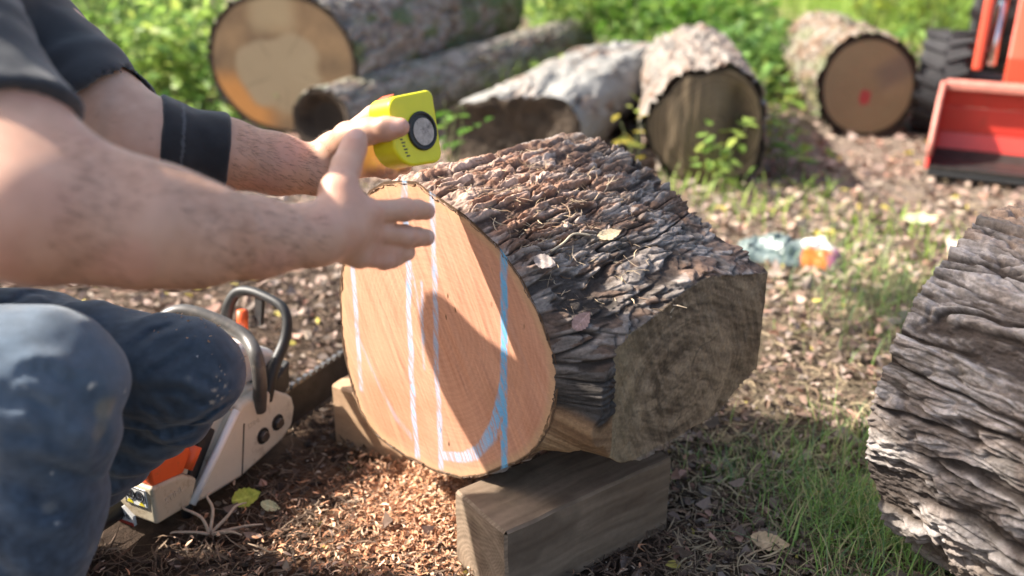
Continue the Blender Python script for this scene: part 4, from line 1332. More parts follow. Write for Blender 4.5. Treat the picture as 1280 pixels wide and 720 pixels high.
# loader arms
for r0 in (.20, 1.02):
    m = MB(); m.prism([tp(r0, .46, .30), tp(r0, .46, .44), tp(r0, .80, .92), tp(r0, 1.15, 1.35), tp(r0, 1.28, 1.32), tp(r0, .92, .86), tp(r0, .62, .36)], tr * .085)
    m.build('loader_arm', M['tractor_orange'], trac, bevel=.008)
    m = MB(); m.tube([tp(r0 - .055, .50, .40), tp(r0 - .055, .72, .74)], .018, 12); m.build('cylinder_rod', M['chrome'], trac, smooth=True)
    m = MB(); m.tube([tp(r0 - .055, .66, .66), tp(r0 - .055, .95, 1.10)], .032, 12); m.build('bucket_cylinder', M['black'], trac, smooth=True)
    m = MB(); m.prism([tp(r0 - .12, .48, .38), tp(r0 - .12, .52, .66), tp(r0 - .12, .60, .72), tp(r0 - .12, .66, .62), tp(r0 - .12, .56, .38)], tr * .035); m.build('bell_crank', M['tractor_orange'], trac, bevel=.01)
MB().tube([tp(.20, .80, .60), tp(1.10, .80, .60)], .045, 14).build('cross_tube', M['tractor_orange'], trac, smooth=True)
MB(lambda v: tp(*v)).box((.34, .55, .36), (.92, .62, .42)).build('bucket_mount', M['tractor'], trac, bevel=.01)
# body behind the loader
MB(lambda v: tp(*v)).box((.36, 1.05, .50), (.90, 2.2, 1.02)).build('hood', M['tractor_orange'], trac, bevel=.06, seg=4)
MB(lambda v: tp(*v)).box((.38, 1.01, .52), (.88, 1.06, .94)).build('grille', M['black'], trac, bevel=.02)
for r in (.42, .70):
    MB(lambda v: tp(*v)).box((r, .985, .80), (r + .14, 1.015, .90)).build('headlight', M['glass'], trac, bevel=.01)
MB(lambda v: tp(*v)).box((.44, 1.0, .28), (.82, 2.8, .52)).build('chassis', M['black'], trac, bevel=.02)
MB(lambda v: tp(*v)).box((-.08, 1.08, .20), (1.33, 1.2, .28)).build('front_axle', M['black'], trac, bevel=.02)
MB(lambda v: tp(*v)).box((.30, 2.2, .55), (.96, 3.1, .80)).build('seat_deck', M['tractor_orange'], trac, bevel=.04)
MB(lambda v: tp(*v)).box((.42, 2.62, .80), (.84, 3.0, .90)).build('seat', M['black'], trac, bevel=.04)
MB(lambda v: tp(*v)).box((.42, 2.96, .88), (.84, 3.06, 1.25)).build('seat_back', M['black'], trac, bevel=.04)
for r in (.26, .97):
    MB().tube([tp(r, 3.08, .7), tp(r, 3.08, 2.1)], .03, 8).build('roll_bar', M['black'], trac, smooth=True)
MB().tube([tp(.63, 2.3, .95), tp(.63, 2.45, 1.12)], .02, 8).build('steering_column', M['black'], trac, smooth=True)
MB().tube([tp(.63 + .17 * math.cos(a), 2.45 + .07 * math.sin(a), 1.12 + .15 * math.sin(a)) for a in np.linspace(0, 2 * math.pi, 25)], .014, 8, cap=False).build('steering_wheel', M['black'], trac, smooth=True)


def wheel(r, b, R, w):
    c = tp(r, b, R)
    m = MB(); n = 40
    prof_ = [(-.5, .58), (-.5, .86), (-.42, .96), (0, 1.0), (.42, .96), (.5, .86), (.5, .58)]
    vs = []; fs = []
    for i in range(n):
        a = 2 * math.pi * i / n
        for (x, q) in prof_: vs.append(c + tr * x * w + (-tdir * math.cos(a) + UPV * math.sin(a)) * R * .955 * q)
    k_ = len(prof_)
    for i in range(n):
        for j in range(k_ - 1): fs.append((i * k_ + j, i * k_ + j + 1, ((i + 1) % n) * k_ + j + 1, ((i + 1) % n) * k_ + j))
    m.add(vs, fs)
    for i in range(18):     # chevron lugs
        for sgn in (-1, 1):
            a = 2 * math.pi * (i + (.25 if sgn > 0 else -.25)) / 18
            P = []
            for (x, da) in ((.04, 0), (.52, -.16), (.52, -.07), (.04, .09)):
                aa = a + da * 1.2
                P.append(c + tr * x * sgn * w + (-tdir * math.cos(aa) + UPV * math.sin(aa)) * R * .93)
            rad = (-tdir * math.cos(a) + UPV * math.sin(a)) * R * .07
            m.prism(P, rad)
    wh = m.build('tyre', M['rubber'], trac)
    rm_ = MB(); rm_.tube([c - tr * w * .30, c + tr * w * .30], R * .58, 28); rm_.tube([c - tr * w * .42, c + tr * w * .42], R * .2, 16); rm_.build('rim', M['worn'], trac)


wheel(-.05, 1.12, .235, .20); wheel(1.35, 1.12, .235, .20); wheel(.14, 2.75, .52, .34); wheel(1.12, 2.75, .52, .34)

# ================================================================ crumpled bag
gB = G(985, 326)
bag = thing('crumpled_bag', 'crumpled grey green wrapper bag with an orange and white printed corner on the leaf litter', 'bag', (gB[0], gB[1], 0))
nu, nv = 90, 60
Ug, Vg = np.meshgrid(np.linspace(-1, 1, nu), np.linspace(-1, 1, nv), indexing='ij')
prof_h = (1 - np.abs(Ug) ** 3) * (1 - np.abs(Vg) ** 2.4)
lump = fbm2(Ug * 2.2 + 4, Vg * 2.2, 4, 121); f1_, f2_, ci_, vx_, vy_ = worley(Ug * 3 + 9, Vg * 2.6, 122)
hh = .050 * prof_h ** .6 * (.35 + 1.1 * lump) + .022 * (ci_ - .5) * prof_h ** .5 + .035 * (vx_ * (ci_ - .4) + vy_ * (np.mod(ci_ * 5, 1) - .5)) * prof_h ** .5
PX = Ug * .15 + .02 * (lump - .5); PY = Vg * .09 + .02 * (fbm2(Ug * 2, Vg * 2, 3, 125) - .5)
ca_, sa_ = math.cos(-.35), math.sin(-.35)
top = np.stack([gB[0] + PX * ca_ - PY * sa_, gB[1] + PX * sa_ + PY * ca_, .016 + np.maximum(hh, -.004)], -1)
bot = top.copy(); bot[..., 2] = .006 + .004 * lump
cb_ = mixc((.07, .10, .095), (.20, .25, .24), sst(.3, .7, fbm2(Ug * 3, Vg * 3, 3, 126)))
cb_ = mixc(cb_, np.array([.75, .72, .68]), sst(.05, .2, Ug - .1 + .3 * (lump - .5)) * sst(.9, .7, Ug) * sst(-.25, .05, Vg + .25 * (ci_ - .5)) * .9)
cb_ = mixc(cb_, np.array([.55, .15, .015]), sst(.22, .3, Ug) * sst(.85, .75, Ug) * sst(-.05, -.25, Vg + .3 * (lump - .5)) * .95)
cb_ = mixc(cb_, np.array([.25, .06, .14]), sst(.72, .82, Ug + .2 * (ci_ - .5)) * .8)
i = np.arange(nu - 1)[:, None] * nv; j = np.arange(nv - 1)[None, :]
Fg = np.stack([i + j, i + nv + j, i + nv + j + 1, i + j + 1], -1).reshape(-1, 4)
Vall = np.concatenate([top.reshape(-1, 3), bot.reshape(-1, 3)])
mesh_np('wrapper', Vall, np.concatenate([Fg, Fg[:, ::-1] + nu * nv]), M['wrapper'], bag, np.concatenate([cb_.reshape(-1, 3)] * 2))
# ================================================================ ground
def gh(x, y):
    r = np.hypot(x, y)
    z = .030 * (fbm2(x * 1.1 + 5, y * 1.1, 3, 301) - .5) + .016 * (fbm2(x * 5, y * 5, 3, 302) - .5)
    return z - .004


SUN_AZ = None
sgn = np.linspace(-1, 1, 521)
ax_ = np.sinh(sgn * 5.6) / np.sinh(5.6) * 90
X, Y = np.meshgrid(ax_, ax_ + 1.6, indexing='ij')
Z = gh(X, Y) + .012 * (fbm2(X * 22, Y * 22, 3, 303) - .5) * np.exp(-((np.hypot(X, Y - 1.6)) / 3) ** 2)
n1_ = fbm2(X * 3, Y * 3, 4, 304); n2_ = fbm2(X * 12, Y * 12, 3, 305)
gc = mixc((.045, .030, .021), (.13, .092, .064), np.clip(.3 + .9 * (n1_ - .5) + 1.0 * (n2_ - .5), 0, 1))
# drier, greyer litter floor farther right and back; sawdust by the cut face
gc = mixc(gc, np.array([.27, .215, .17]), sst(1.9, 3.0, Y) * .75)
gc = mixc(gc, np.array([.22, .18, .12]), sst(.15, .6, X) * sst(3.4, 2.0, Y) * .5)
sd_c = G(478, 610)
sdm = np.exp(-(((X - sd_c[0] - .03) / .17) ** 2 + ((Y - sd_c[1] + .02) / .20) ** 2)) * sst(.30, .6, n2_ + .25 * n1_)
gc = mixc(gc, np.array([.52, .27, .15]), np.clip(sdm * .9, 0, .85))
path = sst(1.2, .4, np.abs(X - 2.9 - .16 * (Y - 8))) * sst(7, 8.2, Y)
gc = mixc(gc, np.array([.42, .29, .20]), path * .8)  # pale path, its sunlit brightness put into the ground colour
i = np.arange(520)[:, None] * 521; j = np.arange(520)[None, :]
Fg = np.stack([i + j, i + 521 + j, i + 522 + j, i + j + 1], -1).reshape(-1, 4)
g = mesh_np('ground', np.stack([X, Y, Z], -1).reshape(-1, 3), Fg, M['soil'], None, gc.reshape(-1, 3))
g['kind'] = 'structure'


# ---------------------------------------------------------------- scatter helpers (numpy)
def rot_frames(n, tilt, rg=rng):
    """random frames: x along the leaf, z its normal; tilt = spread of the normal from vertical (radians)."""
    az = rg.uniform(0, 2 * math.pi, n); ti = np.abs(rg.normal(0, tilt, n)); ta = rg.uniform(0, 2 * math.pi, n)
    nz_ = np.stack([np.sin(ti) * np.cos(ta), np.sin(ti) * np.sin(ta), np.cos(ti)], 1)
    x = np.stack([np.cos(az), np.sin(az), 0 * az], 1); x = x - nz_ * (x * nz_).sum(1)[:, None]; x /= np.linalg.norm(x, axis=1)[:, None]
    return x, np.cross(nz_, x), nz_


LEAF = np.array([(0, 0), (.28, .36), (.68, .30), (1, 0), (.68, -.30), (.28, -.36)])


def leaves(P, size, col, tilt=.5, wid=.8, curl=.25, rg=rng, frames=None, jag=.0):
    n = len(P)
    x, y, z = frames if frames is not None else rot_frames(n, tilt, rg)
    cu = rg.normal(0, curl, n); fo = rg.uniform(0, .35, n)
    wv = wid * rg.uniform(.7, 1.2, n)
    V = np.zeros((n, 6, 3))
    for k_, (a, b) in enumerate(LEAF):
        b_ = b * (1 + (rg.uniform(-jag, jag, n) if jag else 0))
        h = cu * (a - .5) ** 2 * 1.6 + fo * abs(b)
        V[:, k_] = P + size[:, None] * ((a - .5) * x + (b_ * wv)[:, None] * y + h[:, None] * z)
    base = np.arange(n)[:, None] * 6
    F = np.concatenate([base + np.array([[0, 1, 2, 3]]), base + np.array([[0, 3, 4, 5]])])
    return V.reshape(-1, 3), F, np.repeat(col, 6, 0)


def ribbons(P, length, width, col, tilt=.25, bend=.5, rg=rng, segs=3, taper=.6):
    n = len(P)
    x, y, z = rot_frames(n, tilt, rg)
    kx = rg.normal(0, bend, n); kz = rg.normal(0, bend * .5, n)
    V = np.zeros((n, (segs + 1) * 2, 3)); F = []
    roll = rg.uniform(-.9, .9, n)
    wdir = np.cos(roll)[:, None] * y + np.sin(roll)[:, None] * z
    for s_ in range(segs + 1):
        t = s_ / segs - .5
        c = P + length[:, None] * (t * x + (kx * (t * t - .12))[:, None] * y + (kz * (t * t - .12))[:, None] * z)
        w = width * (1 - taper * (2 * abs(t)) ** 2)
        V[:, 2 * s_] = c + w[:, None] * wdir * .5; V[:, 2 * s_ + 1] = c - w[:, None] * wdir * .5
    base = np.arange(n)[:, None] * ((segs + 1) * 2)
    for s_ in range(segs): F.append(base + np.array([[2 * s_, 2 * s_ + 1, 2 * s_ + 3, 2 * s_ + 2]]))
    return V.reshape(-1, 3), np.concatenate(F), np.repeat(col, (segs + 1) * 2, 0)


def pick(cols, n, jit=.25, rg=rng):
    c = np.array(cols)[rg.integers(0, len(cols), n)]
    return c * rg.uniform(1 - jit, 1 + jit, (n, 1))


def wedge(n, r0, r1, a0=-42, a1=42, p=1.0, rg=rng):
    """points on the ground, denser near the work place."""
    u = rg.uniform(0, 1, n); r = r0 * (r1 / r0) ** (u ** p)
    a = np.radians(rg.uniform(a0, a1, n))
    x = r * np.sin(a); y = r * np.cos(a)
    return x, y


def on_ground(x, y, dz=0.0): return np.stack([x, y, gh(x, y) + dz], 1)


def outside(x, y):    # keep litter out of the log, blocks and saw
    q = np.stack([x, y], 1) - O1[:2]; s_ = q @ A1[:2]; b_ = q @ B1[:2]
    q2 = np.stack([x, y], 1) - C2[:2]; s2 = q2 @ AX2[:2]; b2 = q2 @ LT2[:2]
    q3 = np.stack([x, y], 1) - SO[:2]; s3 = q3 @ e1[:2]; b3 = q3 @ et[:2]
    q4 = np.stack([x, y], 1) - np.array([-.009, 1.08]); s4 = q4 @ np.array([.804, .595]); b4 = q4 @ np.array([-.595, .804])
    bad = ((s2 > -.02) & (np.abs(b2) < .12)) | ((s3 > .02) & (s3 < .42) & (b3 > -.2) & (b3 < .0)) | ((s4 > 0) & (s4 < .34) & (b4 > 0) & (b4 < .134))
    return ~bad


DRY = [(.22, .145, .10), (.36, .25, .19), (.46, .34, .27), (.18, .12, .085), (.28, .18, .13), (.45, .36, .28), (.40, .28, .23), (.34, .27, .22), (.41, .32, .27)]
x, y = wedge(34000, 1.0, 11, p=.82)
m = outside(x, y) & ~((x < .25) & (y < 1.75) & (rng.uniform(0, 1, len(x)) < .80))
x, y = x[m], y[m]; n = len(x)
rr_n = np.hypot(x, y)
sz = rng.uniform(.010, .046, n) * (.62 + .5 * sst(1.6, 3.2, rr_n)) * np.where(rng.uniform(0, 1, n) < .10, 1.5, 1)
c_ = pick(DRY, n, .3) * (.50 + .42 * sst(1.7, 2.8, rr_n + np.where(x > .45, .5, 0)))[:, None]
pinkish = (rng.uniform(0, 1, n) < .07)[:, None]; c_ = np.where(pinkish, np.array([.46, .27, .20]), c_)
ylw = (rng.uniform(0, 1, n) < .025)[:, None]; c_ = np.where(ylw, np.array([.50, .42, .10]), c_)
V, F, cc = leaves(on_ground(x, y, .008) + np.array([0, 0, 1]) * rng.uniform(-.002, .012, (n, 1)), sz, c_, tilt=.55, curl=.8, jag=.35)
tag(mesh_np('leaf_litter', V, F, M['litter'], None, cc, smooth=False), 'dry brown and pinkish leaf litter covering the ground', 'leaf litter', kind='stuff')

x, y = wedge(9000, 1.0, 9, -175, -42, p=.9); x2, y2 = wedge(6000, .9, 9, 42, 120, p=.9); x = np.concatenate([x, x2]); y = np.concatenate([y, y2]); n = len(x)
V, F, cc = leaves(on_ground(x, y, .008), rng.uniform(.015, .055, n), pick(DRY, n, .3) * .8, tilt=.5, curl=.7, jag=.35)
tag(mesh_np('leaf_litter', V, F, M['litter'], None, cc, smooth=False), 'dry leaf litter spreading to the sides of the clearing', 'leaf litter', kind='stuff')

# needles, straw and bits of bark
x, y = wedge(46000, .95, 4.2, p=1.0); m = outside(x, y); x, y = x[m], y[m]; n = len(x)
ln = rng.uniform(.012, .065, n) * rng.uniform(.5, 1.3, n); wd = rng.uniform(.0010, .0034, n)
c_ = pick([(.10, .065, .045), (.16, .10, .065), (.22, .15, .10), (.07, .045, .032), (.30, .22, .15), (.13, .085, .06)], n, .35)
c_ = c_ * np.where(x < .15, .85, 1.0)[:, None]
right_ = ((x > .25) & (rng.uniform(0, 1, n) < .6))[:, None]
c_ = np.where(right_, pick([(.36, .28, .18), (.44, .35, .22), (.30, .22, .14)], n, .25), c_)
V, F, cc = ribbons(on_ground(x, y, .006) + np.array([0, 0, 1]) * rng.uniform(0, .016, (n, 1)), ln, wd, c_, tilt=.3, bend=.8)
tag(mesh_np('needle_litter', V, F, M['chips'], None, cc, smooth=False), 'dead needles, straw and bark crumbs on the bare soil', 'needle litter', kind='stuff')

# wood chips and saw curls by the cut face
n = 7000
ctr = G(500, 622)
x = ctr[0] + rng.normal(0, .06, n) + .045; y = ctr[1] + rng.normal(0, .10, n)
k_ = rng.uniform(0, 1, n) < .20
x = np.where(k_, G(520, 690)[0] + rng.normal(0, .15, n), x); y = np.where(k_, G(520, 690)[1] + rng.normal(0, .09, n), y)
m = outside(x, y); x, y = x[m], y[m]; n = len(x)
c_ = pick([(.68, .36, .21), (.74, .46, .29), (.60, .30, .16), (.78, .55, .38), (.48, .24, .13), (.32, .17, .10)], n, .2)
V, F, cc = ribbons(on_ground(x, y, .008) + np.array([0, 0, 1]) * rng.uniform(0, .02, (n, 1)), rng.uniform(.004, .022, n), rng.uniform(.0012, .0055, n), c_, tilt=.5, bend=1.3)
tag(mesh_np('sawdust_chips', V, F, M['chips'], None, cc, smooth=False), 'orange wood chips and saw curls spilled below the cut face', 'wood chips', kind='stuff')
# pale chips sprinkled wider
x, y = wedge(1800, 1.0, 2.6, -32, 12); m = outside(x, y); x, y = x[m], y[m]; n = len(x)
V, F, cc = ribbons(on_ground(x, y, .010), rng.uniform(.004, .014, n), rng.uniform(.0015, .004, n), pick([(.60, .40, .26), (.68, .54, .40)], n, .2), tilt=.4, bend=.6)
tag(mesh_np('scattered_chips', V, F, M['chips'], None, cc, smooth=False), 'tiny pale wood flakes sprinkled over the soil', 'wood chips', kind='stuff')
# clods and pebbles of soil
x, y = wedge(5200, 1.0, 3.2); m = outside(x, y); x, y = x[m], y[m]; n = len(x)
P = on_ground(x, y, .001); s_ = rng.uniform(.003, .014, n) * rng.uniform(.4, 1.1, n)
OCT = np.array([(1, 0, 0), (-1, 0, 0), (0, 1, 0), (0, -1, 0), (0, 0, .8), (0, 0, -.8), (.6, .6, .3), (-.6, .5, .3)])
OV = np.array([(1, 0, 0), (0, 1, 0), (-1, 0, 0), (0, -1, 0), (0, 0, 1), (0, 0, -1)], float)
Vv_ = P[:, None, :] + (OV[None] * (1 + .45 * rng.normal(0, 1, (n, 6, 1)) * .6)) * s_[:, None, None]
OF = np.array([(0, 1, 4), (1, 2, 4), (2, 3, 4), (3, 0, 4), (1, 0, 5), (2, 1, 5), (3, 2, 5), (0, 3, 5)])
Ff_ = (np.arange(n)[:, None, None] * 6 + OF[None]).reshape(-1, 3)
tag(mesh_np('soil_crumbs', Vv_.reshape(-1, 3), Ff_, M['bark'], None, np.repeat(pick([(.06, .042, .032), (.10, .072, .052), (.045, .032, .026)], n, .3), 6, 0), smooth=False), 'crumbs of dark soil and bark', 'soil crumbs', kind='stuff')


# ---------------------------------------------------------------- grass
def blades(P, length, lean, width, col, rg=rng):
    n = len(P); az = rg.uniform(0, 2 * math.pi, n)
    d = np.stack([np.cos(az), np.sin(az), 0 * az], 1); sd_ = np.stack([-np.sin(az), np.cos(az), 0 * az], 1)
    V = np.zeros((n, 8, 3))
    for s_ in range(4):
        t = s_ / 3
        h = np.stack([length * lean * t ** 1.8] * 3, 1) * d; h[:, 2] += length * (t - .45 * lean * t * t)
        w = width * (1 - t ** 1.6 * .92)
        V[:, 2 * s_] = P + h + sd_ * w[:, None] * .5; V[:, 2 * s_ + 1] = P + h - sd_ * w[:, None] * .5
    base = np.arange(n)[:, None] * 8
    F = np.concatenate([base + np.array([[2 * s_, 2 * s_ + 1, 2 * s_ + 3, 2 * s_ + 2]]) for s_ in range(3)])
    return V.reshape(-1, 3), F, np.repeat(col, 8, 0)


gp_ = []
for (px_, py_, r_, n_, L_) in [(1010, 600, .10, 280, .08), (1075, 655, .075, 420, .10), (1035, 695, .09, 250, .09), (955, 575, .10, 90, .06), (1095, 560, .09, 200, .09), (910, 600, .07, 110, .055), (1120, 690, .09, 320, .11), (880, 580, .06, 90, .05),
                                (1090, 372, .20, 420, .09), (1120, 400, .18, 200, .08), (1060, 335, .22, 260, .08), (1105, 300, .2, 160, .08), (930, 262, .2, 90, .10), (985, 245, .22, 50, .10), (860, 235, .16, 60, .11), (1150, 480, .1, 70, .06), (1000, 640, .10, 140, .06),
                                (700, 120, .5, 300, .25), (930, 70, .8, 900, .28), (860, 40, 1.0, 1200, .32), (120, 130, .8, 900, .2), (200, 100, .8, 700, .22), (1130, 40, .9, 2200, .45), (1050, 10, .9, 1600, .5), (1180, 20, 1.0, 1600, .55)]:
    c_ = G(px_, py_); x = c_[0] + rng.normal(0, r_ * .6, n_); y = c_[1] + rng.normal(0, r_ * .7, n_)
    far = c_[1] > 2.6
    gp_.append(blades(on_ground(x, y, -.004), rng.uniform(.45, 1.25, n_) * L_, rng.uniform(.15, 1.0, n_), rng.uniform(.0018, .0036, n_) * (1.0 if not far else 2.2),
                      pick([(.18, .31, .07), (.26, .42, .10), (.34, .48, .16), (.16, .28, .12), (.52, .46, .24)] if not far else [(.18, .32, .05), (.26, .42, .07), (.36, .48, .09)], n_, .25)))
off = 0; Vs_, Fs_, Cs_ = [], [], []
for V, F, c_ in gp_:
    Vs_.append(V); Fs_.append(F + off); Cs_.append(c_); off += len(V)
tag(mesh_np('grass', np.concatenate(Vs_), np.concatenate(Fs_), M['grass'], None, np.concatenate(Cs_)), 'fresh green grass growing in loose tufts', 'grass', kind='stuff')

# ================================================================ single leaves and twigs one can point to
def one_leaf(name, label, P, size, col, nrmv, dirv, wid=.55, curl=.12, cat='leaf'):
    """a veined leaf blade with some thickness to its curl."""
    nz_ = nrm(nrmv); xd = np.asarray(dirv, float); xd = nrm(xd - nz_ * (xd @ nz_)); yd = np.cross(nz_, xd)
    nu_, nv_ = 22, 13; U_, V_ = np.meshgrid(np.linspace(0, 1, nu_), np.linspace(-1, 1, nv_), indexing='ij')
    w = wid * (np.sin(math.pi * U_ ** .8) ** .8) * (1 + .08 * np.sin(U_ * 40)) * .5
    h = curl * ((U_ - .5) ** 2 * 2 + .5 * np.abs(V_) * w * 2) + .02 * np.sin(U_ * 17 + V_ * 3)
    P_ = np.asarray(P) + size * ((U_ - .5)[..., None] * xd + (V_ * w)[..., None] * yd + h[..., None] * nz_)
    vein = np.maximum(sst(.10, .02, np.abs(V_)), .6 * sst(.25, .0, np.abs(np.mod(U_ * 7 + np.abs(V_) * 1.2, 1) - .5)))
    c_ = mixc(np.array(col), np.array(col) * 1.35 + .03, vein) * (.85 + .3 * fbm2(U_ * 6, V_ * 3, 3, int(size * 1e4)))[..., None]
    i = np.arange(nu_ - 1)[:, None] * nv_; j = np.arange(nv_ - 1)[None, :]
    F = np.stack([i + j, i + nv_ + j, i + nv_ + j + 1, i + j + 1], -1).reshape(-1, 4)
    o = mesh_np(name, P_.reshape(-1, 3), F, M['litter'], None, c_.reshape(-1, 3))
    return tag(o, label, cat)


one_leaf('fallen_leaf', 'yellow green fallen leaf on the soil under the chainsaw cover', G(308, 622, .025), .050, (.42, .44, .06), (.1, -.5, 1), (1, .5, 0), .75)
one_leaf('fallen_leaf', 'small pale green leaf on the soil beside the yellow green leaf', G(338, 633, .02), .035, (.46, .45, .25), (.3, -.4, 1), (1, -.2, 0), .6)
one_leaf('fallen_leaf', 'large tan dry leaf on the ground between grass and timber', G(962, 679, .018), .062, (.52, .37, .22), (-.1, -.5, 1), (1, -.35, 0), .5, .3)
one_leaf('fallen_leaf', 'big pale leaf flat on the litter in front of the tractor bucket', G(1150, 274, .02), .12, (.52, .55, .32), (0, -.3, 1), (1, .1, 0), .5)
def bark_pt(x, y, lift=.006):      # nearest point of the log's bark along a line of sight
    me = MAINB
    return ray_hit(me, x, y) - nrm(ray(x, y)) * lift


bo = [o for o in main_log.children if o.name.startswith('bark')][0]
MAINB = np.empty(len(bo.data.vertices) * 3, np.float32); bo.data.vertices.foreach_get('co', MAINB); MAINB = MAINB.reshape(-1, 3) + np.array(main_log.location)
one_leaf('fallen_leaf', 'pinkish brown dry leaf caught on the dark bark above the sawn side', bark_pt(728, 396), .036, (.36, .22, .18), (.2, -.7, .7), (.3, .3, .2), .6)
one_leaf('fallen_leaf', 'pale straw leaf on top of the log between bark ridges', bark_pt(763, 291), .040, (.62, .48, .30), (.1, -.5, .8), (1, .4, .2), .5)
one_leaf('fallen_leaf', 'grey brown dry leaf high on the bark near the cut face', bark_pt(686, 330), .034, (.34, .28, .25), (-.2, -.7, .7), (.8, -.3, -.2), .6)
tw_ = smooth_path([bark_pt(694, 312, .004), bark_pt(706, 299, .010), bark_pt(722, 293, .012), bark_pt(742, 294, .006)])
tag(MB().tube(tw_, .0016, 6).build('straw', M['label_white'] if False else mat('straw', (.62, .50, .34), rough=.6), None, smooth=True), 'curved pale straw lying on top of the log bark', 'straw')
# needles and crumbs lying on the log
nn_ = 420
bo_n = len(MAINB); idx_ = rng.integers(0, bo_n, 9000); Pn = MAINB[idx_]
rel_ = Pn - O1; sA = rel_ @ A1; bB = rel_ @ B1
Pn = Pn[(rel_[:, 2] > .06) & (sA > .02) & (np.hypot(bB - .12, (sA - .12)) < .16 * rng.uniform(.3, 1.6, len(Pn)))][:nn_]
V, F, cc = ribbons(Pn + np.array([0, 0, .003]), rng.uniform(.008, .04, len(Pn)), rng.uniform(.0007, .0022, len(Pn)), pick([(.45, .34, .22), (.30, .2, .13), (.18, .12, .08), (.55, .42, .28)], len(Pn), .3), tilt=.55, bend=.7)
tag(mesh_np('needle_debris', V, F, M['chips'], None, cc, smooth=False), 'dry needles and crumbs lying on the log bark', 'needle debris', kind='stuff')
# fresh chips caught on the far knee and on the chainsaw
bits = []
jo = [o for o in person.children if o.name.startswith('jeans')][0]
mk = (np.abs(Vj[:, 0] - KL[0]) < .09) & (Vj[:, 2] > KL[2] - .03) & (Vj[:, 1] > 1.05) & (Vj[:, 1] < 1.24)
bits.append(Vj[np.where(mk)[0][rng.integers(0, mk.sum(), 90)]])
for o in saw.children:
    if o.name.split('.')[0] in ('clutch_cover', 'crankcase', 'top_cover', 'tank_housing', 'orange_shroud', 'guard_base'):
        vv_ = np.array([v.co for v in o.data.vertices]) + np.array(saw.location)
        tri_ = [p.vertices[:] for p in o.data.polygons if p.normal.z > .35]
        for q_ in tri_:
            pv = vv_[list(q_)]; w_ = rng.dirichlet(np.ones(len(pv)), 16); bits.append(w_ @ pv)
Pn = np.concatenate(bits)
V, F, cc = ribbons(Pn + np.array([0, 0, .0012]), rng.uniform(.002, .007, len(Pn)), rng.uniform(.0008, .0026, len(Pn)), pick([(.60, .40, .25), (.52, .30, .17), (.30, .2, .13)], len(Pn), .3), tilt=.5, bend=.5)
tag(mesh_np('sawdust_specks', V, F, M['chips'], None, cc, smooth=False), 'specks of sawdust caught on the far knee and the chainsaw', 'sawdust', kind='stuff')
rootm = mat('root_fibre', (.50, .37, .26), rough=.7, noise=.3, nscale=80)
rt = MB()
r0 = G(262, 668, .012)
for (dx, dy, dz, l) in [(.05, .05, .03, 1), (-.01, .06, .045, 1), (.085, .015, .01, 1), (-.05, .03, .035, 1), (.06, -.02, .015, 1), (-.06, -.01, .01, 1)]:
    rt.tube(smooth_path([r0, r0 + np.array([dx * .4 + .006, dy * .4, dz * .7]), r0 + np.array([dx * .8 - .004, dy * .7, dz]), r0 + np.array([dx, dy, dz * .9])], 4), [.0030, .0030, .0028, .0028, .0026, .0025, .0024, .0022, .0020, .0018, .0016, .0013, .0010], 7)
tag(rt.build('root_tuft', rootm, None, smooth=True), 'pale splayed root tuft on the soil below the chainsaw', 'root')

# ================================================================ plants
def plant(name, label, base, stems, nleaf, hgt, spread, leafsz, cols, cat='seedling', group=None, rg=rng, wid=.75, dropy=.5):
    t = thing(name, label, cat, base, group)
    sm = MB(); Lp = []; 
    for s_ in range(stems):
        a = rg.uniform(0, 2 * math.pi); tip = np.array(base) + np.array([math.cos(a) * spread * rg.uniform(.3, 1), math.sin(a) * spread * rg.uniform(.3, 1), hgt * rg.uniform(.6, 1.05)])
        mid = (np.array(base) * .5 + tip * .5) + np.array([rg.normal(0, spread * .15), rg.normal(0, spread * .15), hgt * .08])
        pth = smooth_path([np.array(base), mid, tip], 5); sm.tube(pth, [.004 * (hgt / .3) ** .5 * (1 - .75 * i / (len(pth) - 1)) for i in range(len(pth))], 6)
        for i in range(nleaf):
            q = pth[min(len(pth) - 1, int((.35 + .65 * (i + 1) / nleaf) * (len(pth) - 1)))]
            Lp.append(q + rg.normal(0, leafsz * .7, 3) * np.array([1, 1, .5]))
    sm.build('stem', M['stem'], t, smooth=True)
    P = np.array(Lp); n = len(P)
    V, F, c_ = leaves(P, rg.uniform(.6, 1.25, n) * leafsz, pick(cols, n, .25, rg), tilt=dropy, wid=wid, curl=.2, rg=rg)
    mesh_np('foliage', V, F, M['green'], t, c_, smooth=False)
    return t


YG = [(.24, .37, .08), (.31, .44, .10), (.40, .48, .11), (.18, .30, .07)]
DG = [(.08, .17, .04), (.13, .26, .06), (.18, .32, .08), (.22, .36, .09)]
seeds = [(868, 222, .30, 'tall yellow green seedling with small leaves in front of the split log'),
         (905, 238, .24, 'low leafy seedling at the foot of the grey split log'),
         (938, 222, .30, 'thin pale leaved seedling between the split log and the red marked log'),
         (980, 222, .22, 'small sparse seedling farthest right, before the red marked log'),
         (842, 205, .22, 'yellowing seedling with bare stems beside the grey split log')]
for k_, (px_, py_, h_, lab_) in enumerate(seeds):
    plant('seedling', lab_, on_ground(*[np.array([v]) for v in G(px_, py_)[:2]])[0], 5, 9, h_ * 1.1, .13, .060, YG, group='seedlings among the logs')
plant('seedling', 'broad leaved green sprig growing between the tape measure and the pale log', on_ground(np.array([G(560, 235)[0]]), np.array([G(560, 235)[1]]))[0], 3, 5, .42, .10, .085, [(.14, .30, .04), (.20, .36, .05)], group='seedlings among the logs', wid=.5)
